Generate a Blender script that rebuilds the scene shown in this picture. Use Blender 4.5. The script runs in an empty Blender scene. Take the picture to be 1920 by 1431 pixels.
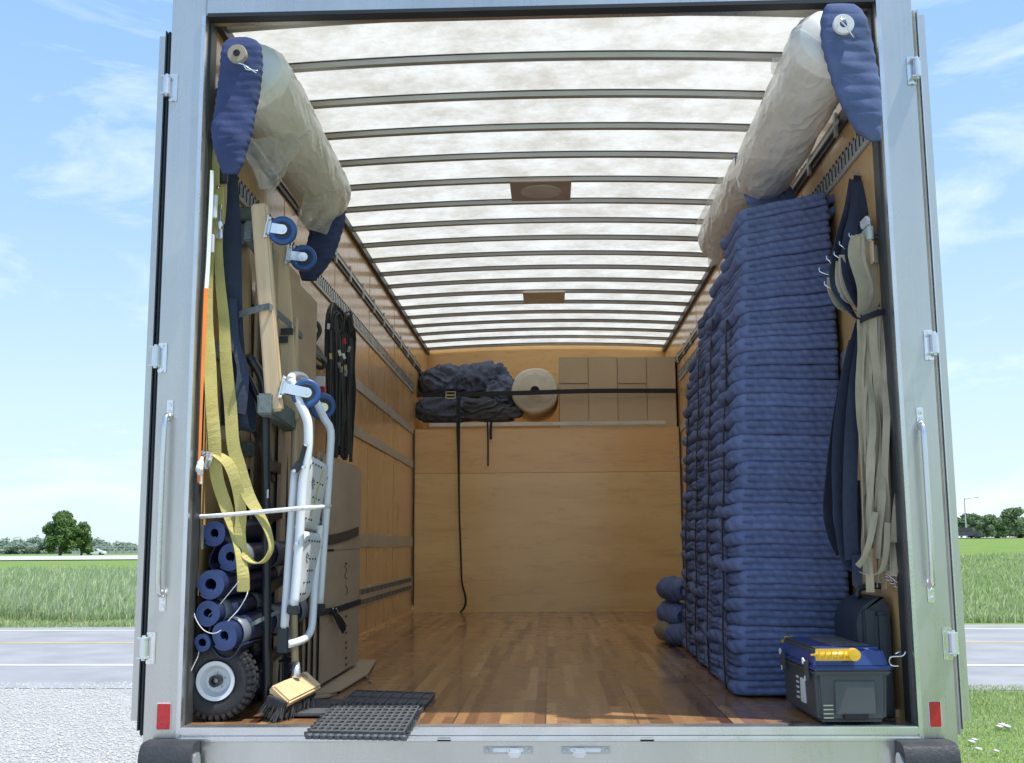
import bpy, bmesh, math, random
import numpy as np
from mathutils import Vector, Matrix, Quaternion, noise
R = math.radians
rnd = random.Random(7)
sc = bpy.context.scene
COL = sc.collection
# ------------------------------------------------------------------ camera
F_PX, YAW, PITCH, ROLL = 2063.8, -0.0333, 0.1473, -0.0070
CAM = Vector((0.0226, -3.7228, 0.5858))      # z = 0 is the truck floor, y = 0 the rear opening
cyw, syw, cpt, spt = math.cos(YAW), math.sin(YAW), math.cos(PITCH), math.sin(PITCH)
fw = Vector((syw*cpt, cyw*cpt, spt)); r0 = Vector((cyw, -syw, 0)); u0 = r0.cross(fw)
rt = math.cos(ROLL)*r0 + math.sin(ROLL)*u0; up = -math.sin(ROLL)*r0 + math.cos(ROLL)*u0
cam = bpy.data.cameras.new('camera'); co = bpy.data.objects.new('camera', cam); COL.objects.link(co)
m = Matrix((rt, up, -fw)).transposed().to_4x4(); m.translation = CAM; co.matrix_world = m
cam.sensor_width = 36; cam.lens = F_PX/1920*36; cam.clip_start = .05; cam.clip_end = 6000
sc.camera = co
# ------------------------------------------------------------------ world and sun
SUN = Vector((0.40, -0.13, 1.0)).normalized()
w = bpy.data.worlds.new('World'); sc.world = w; w.use_nodes = True
nt = w.node_tree; bg = nt.nodes['Background']
sky = nt.nodes.new('ShaderNodeTexSky'); sky.sky_type = 'NISHITA'; sky.sun_disc = False
sky.sun_elevation = math.asin(SUN.z); sky.sun_rotation = math.atan2(SUN.x, SUN.y)
sky.air_density = 1.1; sky.dust_density = .6; sky.ozone_density = 1.6
tc = nt.nodes.new('ShaderNodeTexCoord'); mp = nt.nodes.new('ShaderNodeMapping')
mp.inputs['Scale'].default_value = (1.0, 1.0, 3.6); mp.inputs['Rotation'].default_value = (0, R(-14), 0)
nz = nt.nodes.new('ShaderNodeTexNoise'); nz.inputs['Scale'].default_value = 3.4; nz.inputs['Detail'].default_value = 9; nz.inputs['Roughness'].default_value = .62; nz.inputs['Distortion'].default_value = .5
rp = nt.nodes.new('ShaderNodeValToRGB'); rp.color_ramp.elements[0].position = .50; rp.color_ramp.elements[1].position = .80
mx = nt.nodes.new('ShaderNodeMixRGB'); mx.inputs[2].default_value = (9.0, 9.6, 10.3, 1)
ml = nt.nodes.new('ShaderNodeMath'); ml.operation = 'MULTIPLY'; ml.inputs[1].default_value = .75
L = nt.links.new
L(tc.outputs['Generated'], mp.inputs[0]); L(mp.outputs[0], nz.inputs['Vector']); L(nz.outputs['Fac'], rp.inputs[0])
L(rp.outputs[0], ml.inputs[0]); L(ml.outputs[0], mx.inputs[0]); # pale summer haze low on the sky
sx = nt.nodes.new('ShaderNodeSeparateXYZ'); L(tc.outputs['Generated'], sx.inputs[0]); hz = nt.nodes.new('ShaderNodeValToRGB')
e = hz.color_ramp.elements; e[0].position = 0; e[0].color = (.70, .85, .95, 1); e[1].position = 1; e[1].color = (.15, .32, .72, 1)
for ps, c in ((.12, (.60, .80, .96)), (.28, (.42, .65, .95)), (.5, (.28, .52, .92))):
    k = e.new(ps); k.color = (*c, 1)
L(sx.outputs[2], hz.inputs[0]); hm = nt.nodes.new('ShaderNodeMixRGB'); hm.inputs[0].default_value = .78; hs = nt.nodes.new('ShaderNodeMixRGB'); hs.blend_type = 'MULTIPLY'; hs.inputs[0].default_value = 1; hs.inputs[2].default_value = (9, 9, 9, 1)
L(hz.outputs[0], hs.inputs[1]); L(sky.outputs[0], hm.inputs[1]); L(hs.outputs[0], hm.inputs[2]); L(hm.outputs[0], mx.inputs[1]); L(mx.outputs[0], bg.inputs[0])
bg.inputs[1].default_value = .105
sl = bpy.data.lights.new('sun', 'SUN'); sl.energy = 4.6; sl.angle = R(.53); sl.color = (1, .965, .90)
so = bpy.data.objects.new('sun', sl); COL.objects.link(so); so.rotation_euler = SUN.to_track_quat('Z', 'Y').to_euler(); so.location = (3, -3, 9)
sc.view_settings.view_transform = 'Standard'; sc.view_settings.look = 'None'; sc.view_settings.gamma = 1
sc.view_settings.exposure = .42
sc.render.engine = 'CYCLES'
sc.cycles.max_bounces = 10; sc.cycles.diffuse_bounces = 6; sc.cycles.transparent_max_bounces = 12; sc.cycles.sample_clamp_indirect = 6
sc.cycles.use_denoising = True
# ------------------------------------------------------------------ helpers
def ray(u, v): return fw + (u-960)/F_PX*rt - (v-715.5)/F_PX*up
def P(u, v, y): d = ray(u, v); return CAM + d*((y-CAM.y)/d.y)
def PX(u, v, x): d = ray(u, v); return CAM + d*((x-CAM.x)/d.x)
def PZ(u, v, z): d = ray(u, v); return CAM + d*((z-CAM.z)/d.z)

def mat(name, col, rough=.6, metal=0, var=.12, scale=8, bump=0, bscale=60, stretch=(1, 1, 1), coat=0, col2=None, objrand=0, detail=4, sheen=0, spec=None):
    m = bpy.data.materials.new(name); m.use_nodes = True; n = m.node_tree; p = n.nodes['Principled BSDF']; l = n.links.new
    p.inputs['Roughness'].default_value = rough; p.inputs['Metallic'].default_value = metal
    if coat: p.inputs['Coat Weight'].default_value = coat; p.inputs['Coat Roughness'].default_value = .12
    if sheen: p.inputs['Sheen Weight'].default_value = sheen
    if spec is not None: p.inputs['Specular IOR Level'].default_value = spec
    t = n.nodes.new('ShaderNodeTexCoord'); mp = n.nodes.new('ShaderNodeMapping'); mp.inputs['Scale'].default_value = stretch
    l(t.outputs['Object'], mp.inputs[0])
    nz = n.nodes.new('ShaderNodeTexNoise'); nz.inputs['Scale'].default_value = scale; nz.inputs['Detail'].default_value = detail; l(mp.outputs[0], nz.inputs['Vector'])
    cr = n.nodes.new('ShaderNodeValToRGB'); cr.color_ramp.elements[0].position = .3; cr.color_ramp.elements[1].position = .7
    c2 = col2 or tuple(min(1, c*(1+var)) for c in col); c1 = tuple(c*(1-var) for c in col) if not col2 else col
    cr.color_ramp.elements[0].color = (*c1, 1); cr.color_ramp.elements[1].color = (*c2, 1)
    l(nz.outputs['Fac'], cr.inputs[0]); out = cr.outputs[0]
    if objrand:
        oi = n.nodes.new('ShaderNodeObjectInfo'); hs = n.nodes.new('ShaderNodeHueSaturation'); mr = n.nodes.new('ShaderNodeMapRange')
        mr.inputs[3].default_value = 1-objrand; mr.inputs[4].default_value = 1+objrand
        l(oi.outputs['Random'], mr.inputs[0]); l(mr.outputs[0], hs.inputs['Value']); l(out, hs.inputs['Color']); out = hs.outputs[0]
    l(out, p.inputs['Base Color'])
    rr = n.nodes.new('ShaderNodeMapRange'); rr.inputs[3].default_value = max(.02, rough-.08); rr.inputs[4].default_value = min(1, rough+.08)
    l(nz.outputs['Fac'], rr.inputs[0]); l(rr.outputs[0], p.inputs['Roughness'])
    if bump:
        b = n.nodes.new('ShaderNodeBump'); b.inputs['Strength'].default_value = bump; b.inputs['Distance'].default_value = .01
        nb = n.nodes.new('ShaderNodeTexNoise'); nb.inputs['Scale'].default_value = bscale; nb.inputs['Detail'].default_value = 5; l(mp.outputs[0], nb.inputs['Vector'])
        l(nb.outputs['Fac'], b.inputs['Height']); l(b.outputs[0], p.inputs['Normal'])
    return m

M = {}
M['alu'] = mat('aluminium', (.58, .575, .55), .27, .88, .10, 3, .04, 40, (1, 1, .25))
M['alu_bright'] = mat('bright_aluminium', (.68, .69, .70), .28, .9, .05, 12, .05, 90)
def weather(m, amt=.22):
    n = m.node_tree; l = n.links.new; p = n.nodes['Principled BSDF']; t = n.nodes.new('ShaderNodeTexCoord')
    a = n.nodes.new('ShaderNodeTexNoise'); a.inputs['Scale'].default_value = 5; a.inputs['Detail'].default_value = 10; a.inputs['Roughness'].default_value = .7; a.inputs['Distortion'].default_value = 1.5; l(t.outputs['Object'], a.inputs['Vector'])
    mp = n.nodes.new('ShaderNodeMapping'); mp.inputs['Scale'].default_value = (60, 60, 1.2); l(t.outputs['Object'], mp.inputs[0])
    b = n.nodes.new('ShaderNodeTexNoise'); b.inputs['Scale'].default_value = 2; b.inputs['Detail'].default_value = 6; l(mp.outputs[0], b.inputs['Vector'])
    ad = n.nodes.new('ShaderNodeMath'); ad.operation = 'ADD'; l(a.outputs['Fac'], ad.inputs[0]); l(b.outputs['Fac'], ad.inputs[1])
    mr = n.nodes.new('ShaderNodeMapRange'); mr.inputs[1].default_value = .75; mr.inputs[2].default_value = 1.3; mr.inputs[3].default_value = .25; mr.inputs[4].default_value = .25+amt*1.6; l(ad.outputs[0], mr.inputs[0]); l(mr.outputs[0], p.inputs['Roughness'])
    src = p.inputs['Base Color'].links[0].from_socket; cr = n.nodes.new('ShaderNodeValToRGB'); cr.color_ramp.elements[0].position = .56; cr.color_ramp.elements[1].position = .72; l(a.outputs['Fac'], cr.inputs[0])
    ml = n.nodes.new('ShaderNodeMath'); ml.operation = 'MULTIPLY'; ml.inputs[1].default_value = .18; l(cr.outputs[0], ml.inputs[0]); mx = n.nodes.new('ShaderNodeMixRGB'); l(ml.outputs[0], mx.inputs[0]); l(src, mx.inputs[1]); mx.inputs[2].default_value = (.36, .35, .32, 1); l(mx.outputs[0], p.inputs['Base Color'])
weather(M['alu'], .09)
M['jamb'] = mat('dull_jamb', (.07, .075, .075), .45, .5)
M['chrome'] = mat('zinc_plate', (.80, .80, .82), .2, 1, .05, 20)
M['zinc'] = mat('zinc_fork', (.72, .75, .78), .33, .75, .06, 20)
M['galv'] = mat('galvanised_bow', (.50, .51, .49), .42, .55, .10, 5)
M['darkmetal'] = mat('dark_metal', (.06, .06, .06), .45, .5)
M['rubber'] = mat('black_rubber', (.035, .037, .04), .55, 0, .2, 14, .25, 80)
M['gasket'] = mat('gasket', (.02, .025, .03), .5)
M['cream'] = mat('cream_gasket', (.50, .47, .42), .6)
M['black'] = mat('black_webbing', (.012, .013, .018), .75, 0, .2, 60, .3, 300)
M['blacktube'] = mat('black_enamel', (.015, .017, .022), .3, 0, .2, 10, 0)
M['blackfilm'] = mat('black_film', (.012, .014, .02), .22, 0, .2, 10, .5, 14)
M['navy'] = mat('navy_webbing', (.030, .042, .075), .75, 0, .15, 40, .3, 300)
M['yellow'] = mat('yellow_webbing', (.50, .43, .14), .7, 0, .18, 9, .3, 260)
M['orange'] = mat('orange_webbing', (.85, .22, .04), .7)
M['white'] = mat('white_paint', (.74, .77, .80), .32, 0, .03, 6, 0, coat=.3)
M['whitecord'] = mat('white_cord', (.72, .72, .72), .8, 0, .2, 90, .3, 200)
M['step'] = mat('step_plate', (.62, .65, .66), .5, 0, .12, 6, .15, 200)
M['hole'] = mat('hole_dark', (.01, .01, .012), .8)
M['wood'] = mat('pale_wood', (.62, .46, .28), .55, 0, .16, 5, .1, 60, (4, 4, .4))
M['broomwood'] = mat('broom_wood', (.66, .47, .24), .4, 0, .14, 7, 0, 60, (1, 4, 4))
M['pole'] = mat('pole_wood', (.50, .38, .22), .5, 0, .12, 6, 0, 60, (6, 6, .5))
M['carpet'] = mat('grey_carpet', (.16, .19, .19), .95, 0, .2, 60, .5, 300)
M['bluewheel'] = mat('blue_polyurethane', (.025, .085, .25), .35, 0, .12, 8)
M['hub'] = mat('hub_black', (.03, .03, .035), .5)
M['card'] = mat('cardboard', (.42, .315, .21), .85, 0, .10, 3, .1, 40, (1, 1, 3))
M['card_pale'] = mat('pale_cardboard', (.43, .33, .21), .85, 0, .07, 2, .08, 40)
M['print'] = mat('print', (.07, .06, .06), .8)
M['foamroll'] = mat('foam_wrap', (.70, .67, .59), .34, 0, .09, 5, .55, 9, coat=.5)
M['beige'] = mat('beige_webbing', (.42, .36, .25), .8, 0, .12, 14, .3, 260)
M['beigedev'] = mat('pale_plastic', (.50, .58, .52), .45)
M['toolgrey'] = mat('toolbox_grey', (.06, .068, .075), .45, 0, .08, 6, .1, 220)
M['toolblue'] = mat('toolbox_blue', (.03, .06, .22), .3, 0, .06, 6)
M['toolyellow'] = mat('toolbox_yellow', (.78, .48, .03), .35, 0, .06)
M['case'] = mat('dark_case', (.022, .032, .045), .42, 0, .15, 6, .1, 160)
M['red'] = mat('red_reflector', (.55, .012, .015), .25, 0, .15, 160, .2, 500, coat=.5)
M['white_label'] = mat('label_white', (.7, .7, .7), .6)
M['bristle'] = mat('bristle', (.03, .03, .032), .7, 0, .4, 60)
M['mat'] = mat('grey_rubber', (.075, .08, .085), .6, 0, .2, 30, .3, 150)
M['rollblue'] = mat('blue_rubber_sheet', (.018, .028, .075), .4, 0, .3, 9, .15, 30)
M['rolledge'] = mat('blue_rubber_edge', (.045, .080, .22), .5, 0, .25, 20)
M['offwhite'] = mat('batten_white', (.62, .60, .55), .6)
M['whitewall'] = mat('white_panel', (.75, .76, .76), .35, 0, .03)
M['tyre'] = mat('tyre', (.028, .028, .030), .7, 0, .2, 20, .2, 90)

def ply(name, c1, c2, stretch, rough=.28, dark=(.30, .15, .05)):
    m = mat(name, c1, rough, 0, 0, 2.2, 0, 60, stretch, coat=.35, col2=c2, detail=8)
    n = m.node_tree; l = n.links.new; p = n.nodes['Principled BSDF']
    src = p.inputs['Base Color'].links[0].from_socket
    t = n.nodes.new('ShaderNodeTexCoord'); mp = n.nodes.new('ShaderNodeMapping'); mp.inputs['Scale'].default_value = tuple(s*2.5 for s in stretch); l(t.outputs['Object'], mp.inputs[0])
    wv = n.nodes.new('ShaderNodeTexNoise'); wv.inputs['Scale'].default_value = 5; wv.inputs['Detail'].default_value = 10; wv.inputs['Roughness'].default_value = .7; wv.inputs['Distortion'].default_value = 1.2; l(mp.outputs[0], wv.inputs['Vector'])
    cr = n.nodes.new('ShaderNodeValToRGB'); cr.color_ramp.elements[0].position = .52; cr.color_ramp.elements[1].position = .75; l(wv.outputs['Fac'], cr.inputs[0])
    ml = n.nodes.new('ShaderNodeMath'); ml.operation = 'MULTIPLY'; ml.inputs[1].default_value = .45; l(cr.outputs[0], ml.inputs[0])
    mx = n.nodes.new('ShaderNodeMixRGB'); mx.inputs[2].default_value = (*dark, 1); l(src, mx.inputs[1]); l(ml.outputs[0], mx.inputs[0]); l(mx.outputs[0], p.inputs['Base Color'])
    return m
M['ply_wall'] = ply('varnished_wall_plywood', (.54, .325, .13), (.70, .45, .20), (1, 1.2, .25))
M['ply_low'] = ply('partition_plywood', (.70, .46, .18), (.84, .60, .27), (.25, 1, 1.6))
M['ply_high'] = ply('partition_upper_plywood', (.68, .40, .15), (.80, .51, .21), (.25, 1, 1.6))

def floor_mat():
    m = bpy.data.materials.new('laminated_floor'); m.use_nodes = True; n = m.node_tree; p = n.nodes['Principled BSDF']; l = n.links.new
    def M_(op, a, b=None):
        k = n.nodes.new('ShaderNodeMath'); k.operation = op
        for i, q in enumerate((a, b)):
            if q is None: continue
            if isinstance(q, (int, float)): k.inputs[i].default_value = q
            else: l(q, k.inputs[i])
        return k.outputs[0]
    t = n.nodes.new('ShaderNodeTexCoord'); s = n.nodes.new('ShaderNodeSeparateXYZ'); l(t.outputs['Object'], s.inputs[0])
    row = M_('FLOOR', M_('DIVIDE', s.outputs[0], .03855)); w1 = n.nodes.new('ShaderNodeTexWhiteNoise'); w1.noise_dimensions = '1D'; l(row, w1.inputs['W'])
    yy = M_('DIVIDE', M_('ADD', s.outputs[1], M_('MULTIPLY', w1.outputs['Value'], 7.0)), 1.15)
    cell = M_('ADD', M_('MULTIPLY', row, 17.3), M_('MULTIPLY', M_('FLOOR', yy), 3.71))
    w2 = n.nodes.new('ShaderNodeTexWhiteNoise'); w2.noise_dimensions = '1D'; l(cell, w2.inputs['W'])
    cr = n.nodes.new('ShaderNodeValToRGB'); e = cr.color_ramp.elements
    e[0].position = 0; e[0].color = (.10, .04, .02, 1); e[1].position = 1; e[1].color = (.50, .30, .135, 1)
    for ps, c in ((.10, (.17, .075, .035)), (.22, (.28, .14, .065)), (.6, (.34, .18, .078)), (.88, (.42, .235, .10))):
        k = e.new(ps); k.color = (*c, 1)
    l(w2.outputs['Value'], cr.inputs[0])
    nz = n.nodes.new('ShaderNodeTexNoise'); nz.inputs['Scale'].default_value = 6; nz.inputs['Detail'].default_value = 8; mp = n.nodes.new('ShaderNodeMapping'); mp.inputs['Scale'].default_value = (6, .6, 1)
    l(t.outputs['Object'], mp.inputs[0]); l(mp.outputs[0], nz.inputs['Vector'])
    mx = n.nodes.new('ShaderNodeMixRGB'); mx.blend_type = 'MULTIPLY'; mx.inputs[0].default_value = .35; l(cr.outputs[0], mx.inputs[1]); l(nz.outputs['Fac'], mx.inputs[2])
    # seams between the boards
    fr = M_('ABSOLUTE', M_('SUBTRACT', M_('FRACT', M_('ADD', M_('DIVIDE', s.outputs[0], .3084), 100.5)), .5))
    sm = M_('LESS_THAN', fr, .0075)
    m2 = n.nodes.new('ShaderNodeMixRGB'); l(sm, m2.inputs[0]); l(mx.outputs[0], m2.inputs[1]); m2.inputs[2].default_value = (.03, .015, .01, 1)
    g = n.nodes.new('ShaderNodeHueSaturation'); g.inputs['Value'].default_value = 1.25; l(m2.outputs[0], g.inputs['Color'])
    l(g.outputs[0], p.inputs['Base Color'])
    nr = n.nodes.new('ShaderNodeTexNoise'); nr.inputs['Scale'].default_value = 3; nr.inputs['Detail'].default_value = 8; l(t.outputs['Object'], nr.inputs['Vector'])
    rr = n.nodes.new('ShaderNodeMapRange'); rr.inputs[3].default_value = .12; rr.inputs[4].default_value = .42; l(nr.outputs['Fac'], rr.inputs[0]); l(rr.outputs[0], p.inputs['Roughness'])
    p.inputs['Coat Weight'].default_value = .5; p.inputs['Coat Roughness'].default_value = .12
    return m
M['floor'] = floor_mat()

def quilt_mat(name, col, spacing=.035, ang=35, obj=.12):
    m = mat(name, col, .95, 0, .16, 12, 0, objrand=obj, sheen=.0, spec=.15)
    n = m.node_tree; l = n.links.new; p = n.nodes['Principled BSDF']
    t = n.nodes.new('ShaderNodeTexCoord'); mp = n.nodes.new('ShaderNodeMapping'); mp.inputs['Rotation'].default_value = (R(10), R(ang), R(20)); l(t.outputs['Object'], mp.inputs[0])
    wv = n.nodes.new('ShaderNodeTexWave'); wv.inputs['Scale'].default_value = .314/spacing; wv.inputs['Distortion'].default_value = 2.2; wv.inputs['Detail'].default_value = 2; wv.inputs['Detail Scale'].default_value = 3; l(mp.outputs[0], wv.inputs['Vector'])
    nz = n.nodes.new('ShaderNodeTexNoise'); nz.inputs['Scale'].default_value = 120; nz.inputs['Detail'].default_value = 3; l(t.outputs['Object'], nz.inputs['Vector'])
    b = n.nodes.new('ShaderNodeBump'); b.inputs['Strength'].default_value = .6; b.inputs['Distance'].default_value = .005; l(wv.outputs['Fac'], b.inputs['Height'])
    b2 = n.nodes.new('ShaderNodeBump'); b2.inputs['Strength'].default_value = .5; b2.inputs['Distance'].default_value = .002; l(nz.outputs['Fac'], b2.inputs['Height']); l(b.outputs[0], b2.inputs['Normal'])
    l(b2.outputs[0], p.inputs['Normal'])
    return m
M['quilt'] = quilt_mat('blue_quilted_blanket', (.130, .165, .300))
M['pad'] = quilt_mat('soft_blue_pad', (.105, .140, .265), .09, 62)
M['quilt_dark'] = quilt_mat('dark_blue_quilt', (.056, .074, .165), .08, 62)
M['quilt_pale'] = quilt_mat('pale_blue_blanket', (.13, .175, .32), .03, 10)
M['quilt_grey'] = quilt_mat('grey_blue_blanket', (.13, .155, .23), .02, 20)

def roof_mat():
    m = bpy.data.materials.new('translucent_roof'); m.use_nodes = True; n = m.node_tree; l = n.links.new
    for k in list(n.nodes): n.nodes.remove(k)
    o = n.nodes.new('ShaderNodeOutputMaterial'); t = n.nodes.new('ShaderNodeTexCoord')
    nz = n.nodes.new('ShaderNodeTexNoise'); nz.inputs['Scale'].default_value = 4.2; nz.inputs['Detail'].default_value = 12; nz.inputs['Roughness'].default_value = .74; l(t.outputs['Object'], nz.inputs['Vector'])
    cr = n.nodes.new('ShaderNodeValToRGB'); cr.color_ramp.elements[0].position = .36; cr.color_ramp.elements[1].position = .60
    cr.color_ramp.elements[0].color = (.40, .37, .31, 1); cr.color_ramp.elements[1].color = (.555, .545, .495, 1); l(nz.outputs['Fac'], cr.inputs[0])
    tr = n.nodes.new('ShaderNodeBsdfTranslucent'); df = n.nodes.new('ShaderNodeBsdfDiffuse'); mx = n.nodes.new('ShaderNodeMixShader'); mx.inputs[0].default_value = .22
    l(cr.outputs[0], tr.inputs[0]); l(cr.outputs[0], df.inputs[0]); l(tr.outputs[0], mx.inputs[1]); l(df.outputs[0], mx.inputs[2]); l(mx.outputs[0], o.inputs[0])
    return m
M['roof'] = roof_mat()

def film_mat(name, col, alpha, rough=.25):
    m = bpy.data.materials.new(name); m.use_nodes = True; n = m.node_tree; l = n.links.new; p = n.nodes['Principled BSDF']
    p.inputs['Base Color'].default_value = (*col, 1); p.inputs['Roughness'].default_value = rough; p.inputs['Coat Weight'].default_value = .4
    o = n.nodes['Material Output']; tp = n.nodes.new('ShaderNodeBsdfTransparent'); mx = n.nodes.new('ShaderNodeMixShader'); tl = n.nodes.new('ShaderNodeBsdfTranslucent'); tl.inputs[0].default_value = (*col, 1)
    m2 = n.nodes.new('ShaderNodeMixShader'); m2.inputs[0].default_value = .5
    t = n.nodes.new('ShaderNodeTexCoord'); nz = n.nodes.new('ShaderNodeTexNoise'); nz.inputs['Scale'].default_value = 9; nz.inputs['Detail'].default_value = 5; nz.inputs['Distortion'].default_value = 2.5; l(t.outputs['Object'], nz.inputs['Vector'])
    b = n.nodes.new('ShaderNodeBump'); b.inputs['Strength'].default_value = .8; b.inputs['Distance'].default_value = .02; l(nz.outputs['Fac'], b.inputs['Height']); l(b.outputs[0], p.inputs['Normal'])
    mr = n.nodes.new('ShaderNodeMapRange'); mr.inputs[1].default_value = .35; mr.inputs[2].default_value = .65; mr.inputs[3].default_value = alpha-.15; mr.inputs[4].default_value = alpha+.15; l(nz.outputs['Fac'], mr.inputs[0])
    l(p.outputs[0], m2.inputs[1]); l(tl.outputs[0], m2.inputs[2]); l(mr.outputs[0], mx.inputs[0]); l(tp.outputs[0], mx.inputs[1]); l(m2.outputs[0], mx.inputs[2]); l(mx.outputs[0], o.inputs[0])
    return m
M['film'] = film_mat('clear_plastic_film', (.75, .72, .64), .55)
M['bagroll'] = film_mat('bagged_roll', (.72, .67, .56), .95, .28)

def tag(o, label=None, cat=None, group=None, kind=None):
    if label: o['label'] = label
    if cat: o['category'] = cat
    if group: o['group'] = group
    if kind: o['kind'] = kind
    return o
def empty(name, loc, label=None, cat=None, group=None):
    o = bpy.data.objects.new(name, None); COL.objects.link(o); o.location = loc; o.empty_display_size = .1
    return tag(o, label, cat, group)
def origin_of(o):
    v = Vector(o.location); 
    while o.parent: o = o.parent; v += Vector(o.location)
    return v

class MB:
    def __init__(s): s.bm = bmesh.new()
    def box(s, c, d, rot=None, bevel=0):
        b = bmesh.new(); bmesh.ops.create_cube(b, size=1)
        bmesh.ops.scale(b, vec=Vector(d), verts=b.verts)
        if bevel: bmesh.ops.bevel(b, geom=b.edges[:], offset=bevel, segments=2, affect='EDGES')
        if rot: bmesh.ops.transform(b, matrix=rot.to_4x4() if len(rot) == 3 else rot, verts=b.verts)
        bmesh.ops.translate(b, vec=Vector(c), verts=b.verts); s._add(b); return s
    def _add(s, b):
        me = bpy.data.meshes.new('t'); b.to_mesh(me); s.bm.from_mesh(me); bpy.data.meshes.remove(me); b.free()
    def bar(s, a, b, w, h, updir=(0, 0, 1), bevel=0):
        a = Vector(a); b = Vector(b); d = b-a; z = d.normalized(); x = Vector(updir).cross(z)
        if x.length < 1e-4: x = Vector((1, 0, 0))
        x.normalize(); y = z.cross(x); rm = Matrix((x, y, z)).transposed()
        return s.box((a+b)/2, (w, h, d.length), rm, bevel)
    def tube(s, pts, r, n=8, cap=True, smooth_n=0):
        pts = [Vector(p) for p in pts]
        if smooth_n: pts = spline(pts, smooth_n)
        rs = r if isinstance(r, (list, tuple)) else None
        prev = None; rings = []
        t0 = (pts[1]-pts[0]).normalized(); a = Vector((0, 0, 1)) if abs(t0.z) < .9 else Vector((1, 0, 0)); nrm = t0.cross(a).normalized()
        for i, p in enumerate(pts):
            t = (pts[min(i+1, len(pts)-1)]-pts[max(i-1, 0)]).normalized()
            nrm = (nrm - t*nrm.dot(t)).normalized(); bn = t.cross(nrm)
            rr = r if rs is None else rs[min(int(i*len(rs)/len(pts)), len(rs)-1)]
            rings.append([s.bm.verts.new(p + rr*(math.cos(k*2*math.pi/n)*nrm+math.sin(k*2*math.pi/n)*bn)) for k in range(n)])
        for A, B in zip(rings, rings[1:]):
            for k in range(n): s.bm.faces.new((A[k], A[(k+1) % n], B[(k+1) % n], B[k]))
        if cap:
            s.bm.faces.new(rings[0][::-1]); s.bm.faces.new(rings[-1])
        return s
    def ribbon(s, pts, w, wdirs=(1, 0, 0), t=.003, smooth_n=4):
        """flat strap along pts; wdirs one vector or a list of vectors; w one width or a list"""
        n0 = len(pts); pts = [Vector(p) for p in pts]
        wd = [Vector(wdirs)]*n0 if not isinstance(wdirs[0], (tuple, list, Vector)) else [Vector(q) for q in wdirs]
        ws = list(w) if isinstance(w, (list, tuple)) else [w]*n0
        P_ = spline(pts, smooth_n); Wd = spline(wd, smooth_n); Ws = spline([Vector((q, 0, 0)) for q in ws], smooth_n)
        rings = []
        for i, p in enumerate(P_):
            tg = (P_[min(i+1, len(P_)-1)]-P_[max(i-1, 0)]).normalized(); q = Wd[i]; q = (q-tg*q.dot(tg)*.9).normalized(); nn = tg.cross(q).normalized(); h = Ws[i].x/2
            rings.append([s.bm.verts.new(p+a*q*h+b*nn*t/2) for a, b in ((-1, -1), (1, -1), (1, 1), (-1, 1))])
        for A, B in zip(rings, rings[1:]):
            for k in range(4): s.bm.faces.new((A[k], A[(k+1) % 4], B[(k+1) % 4], B[k]))
        s.bm.faces.new(rings[0][::-1]); s.bm.faces.new(rings[-1]); return s
    def lathe(s, prof, c, axis=(0, 1, 0), n=24, closed=False):
        ax = Vector(axis).normalized(); a = Vector((0, 0, 1)) if abs(ax.z) < .9 else Vector((1, 0, 0)); x = ax.cross(a).normalized(); y = ax.cross(x); c = Vector(c)
        rings = [[s.bm.verts.new(c+ax*h+max(r, 1e-5)*(math.cos(k*2*math.pi/n)*x+math.sin(k*2*math.pi/n)*y)) for k in range(n)] for r, h in prof]
        pr = list(zip(rings, rings[1:]))+([(rings[-1], rings[0])] if closed else [])
        for A, B in pr:
            for k in range(n): s.bm.faces.new((A[k], A[(k+1) % n], B[(k+1) % n], B[k]))
        return s
    def grid(s, fn, nu, nv, closeu=False, thick=0):
        V = [[s.bm.verts.new(fn(i/(nu if closeu else nu-1), j/(nv-1))) for i in range(nu)] for j in range(nv)]
        for j in range(nv-1):
            for i in range(nu if closeu else nu-1): s.bm.faces.new((V[j][i], V[j][(i+1) % nu], V[j+1][(i+1) % nu], V[j+1][i]))
        return V
    def prism(s, poly, d):
        a = [s.bm.verts.new(Vector(p)) for p in poly]; b = [s.bm.verts.new(Vector(p)+Vector(d)) for p in poly]; n = len(a)
        s.bm.faces.new(a[::-1]); s.bm.faces.new(b)
        for k in range(n): s.bm.faces.new((a[k], a[(k+1) % n], b[(k+1) % n], b[k]))
        return s
    def build(s, name, m, parent=None, smooth=False, auto=None, recalc=True, solid=0, base=None):
        if recalc: bmesh.ops.recalc_face_normals(s.bm, faces=s.bm.faces)
        if auto:
            for e in s.bm.edges:
                if len(e.link_faces) == 2 and e.calc_face_angle(0) > R(auto): e.smooth = False
        if smooth or auto:
            for f in s.bm.faces: f.smooth = True
        if parent is not None: org = origin_of(parent)
        elif base is not None: org = Vector(base)
        else:
            xs = [v.co for v in s.bm.verts]; lo = Vector([min(c[i] for c in xs) for i in range(3)]); hi = Vector([max(c[i] for c in xs) for i in range(3)])
            org = Vector(((lo.x+hi.x)/2, (lo.y+hi.y)/2, lo.z))
        bmesh.ops.translate(s.bm, vec=-org, verts=s.bm.verts)
        me = bpy.data.meshes.new(name); s.bm.to_mesh(me); s.bm.free(); me.materials.append(M[m] if isinstance(m, str) else m)
        o = bpy.data.objects.new(name, me); COL.objects.link(o)
        if parent is not None: o.parent = parent
        else: o.location = org
        if solid:
            md = o.modifiers.new('s', 'SOLIDIFY'); md.thickness = solid; md.offset = 0
        return o
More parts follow.
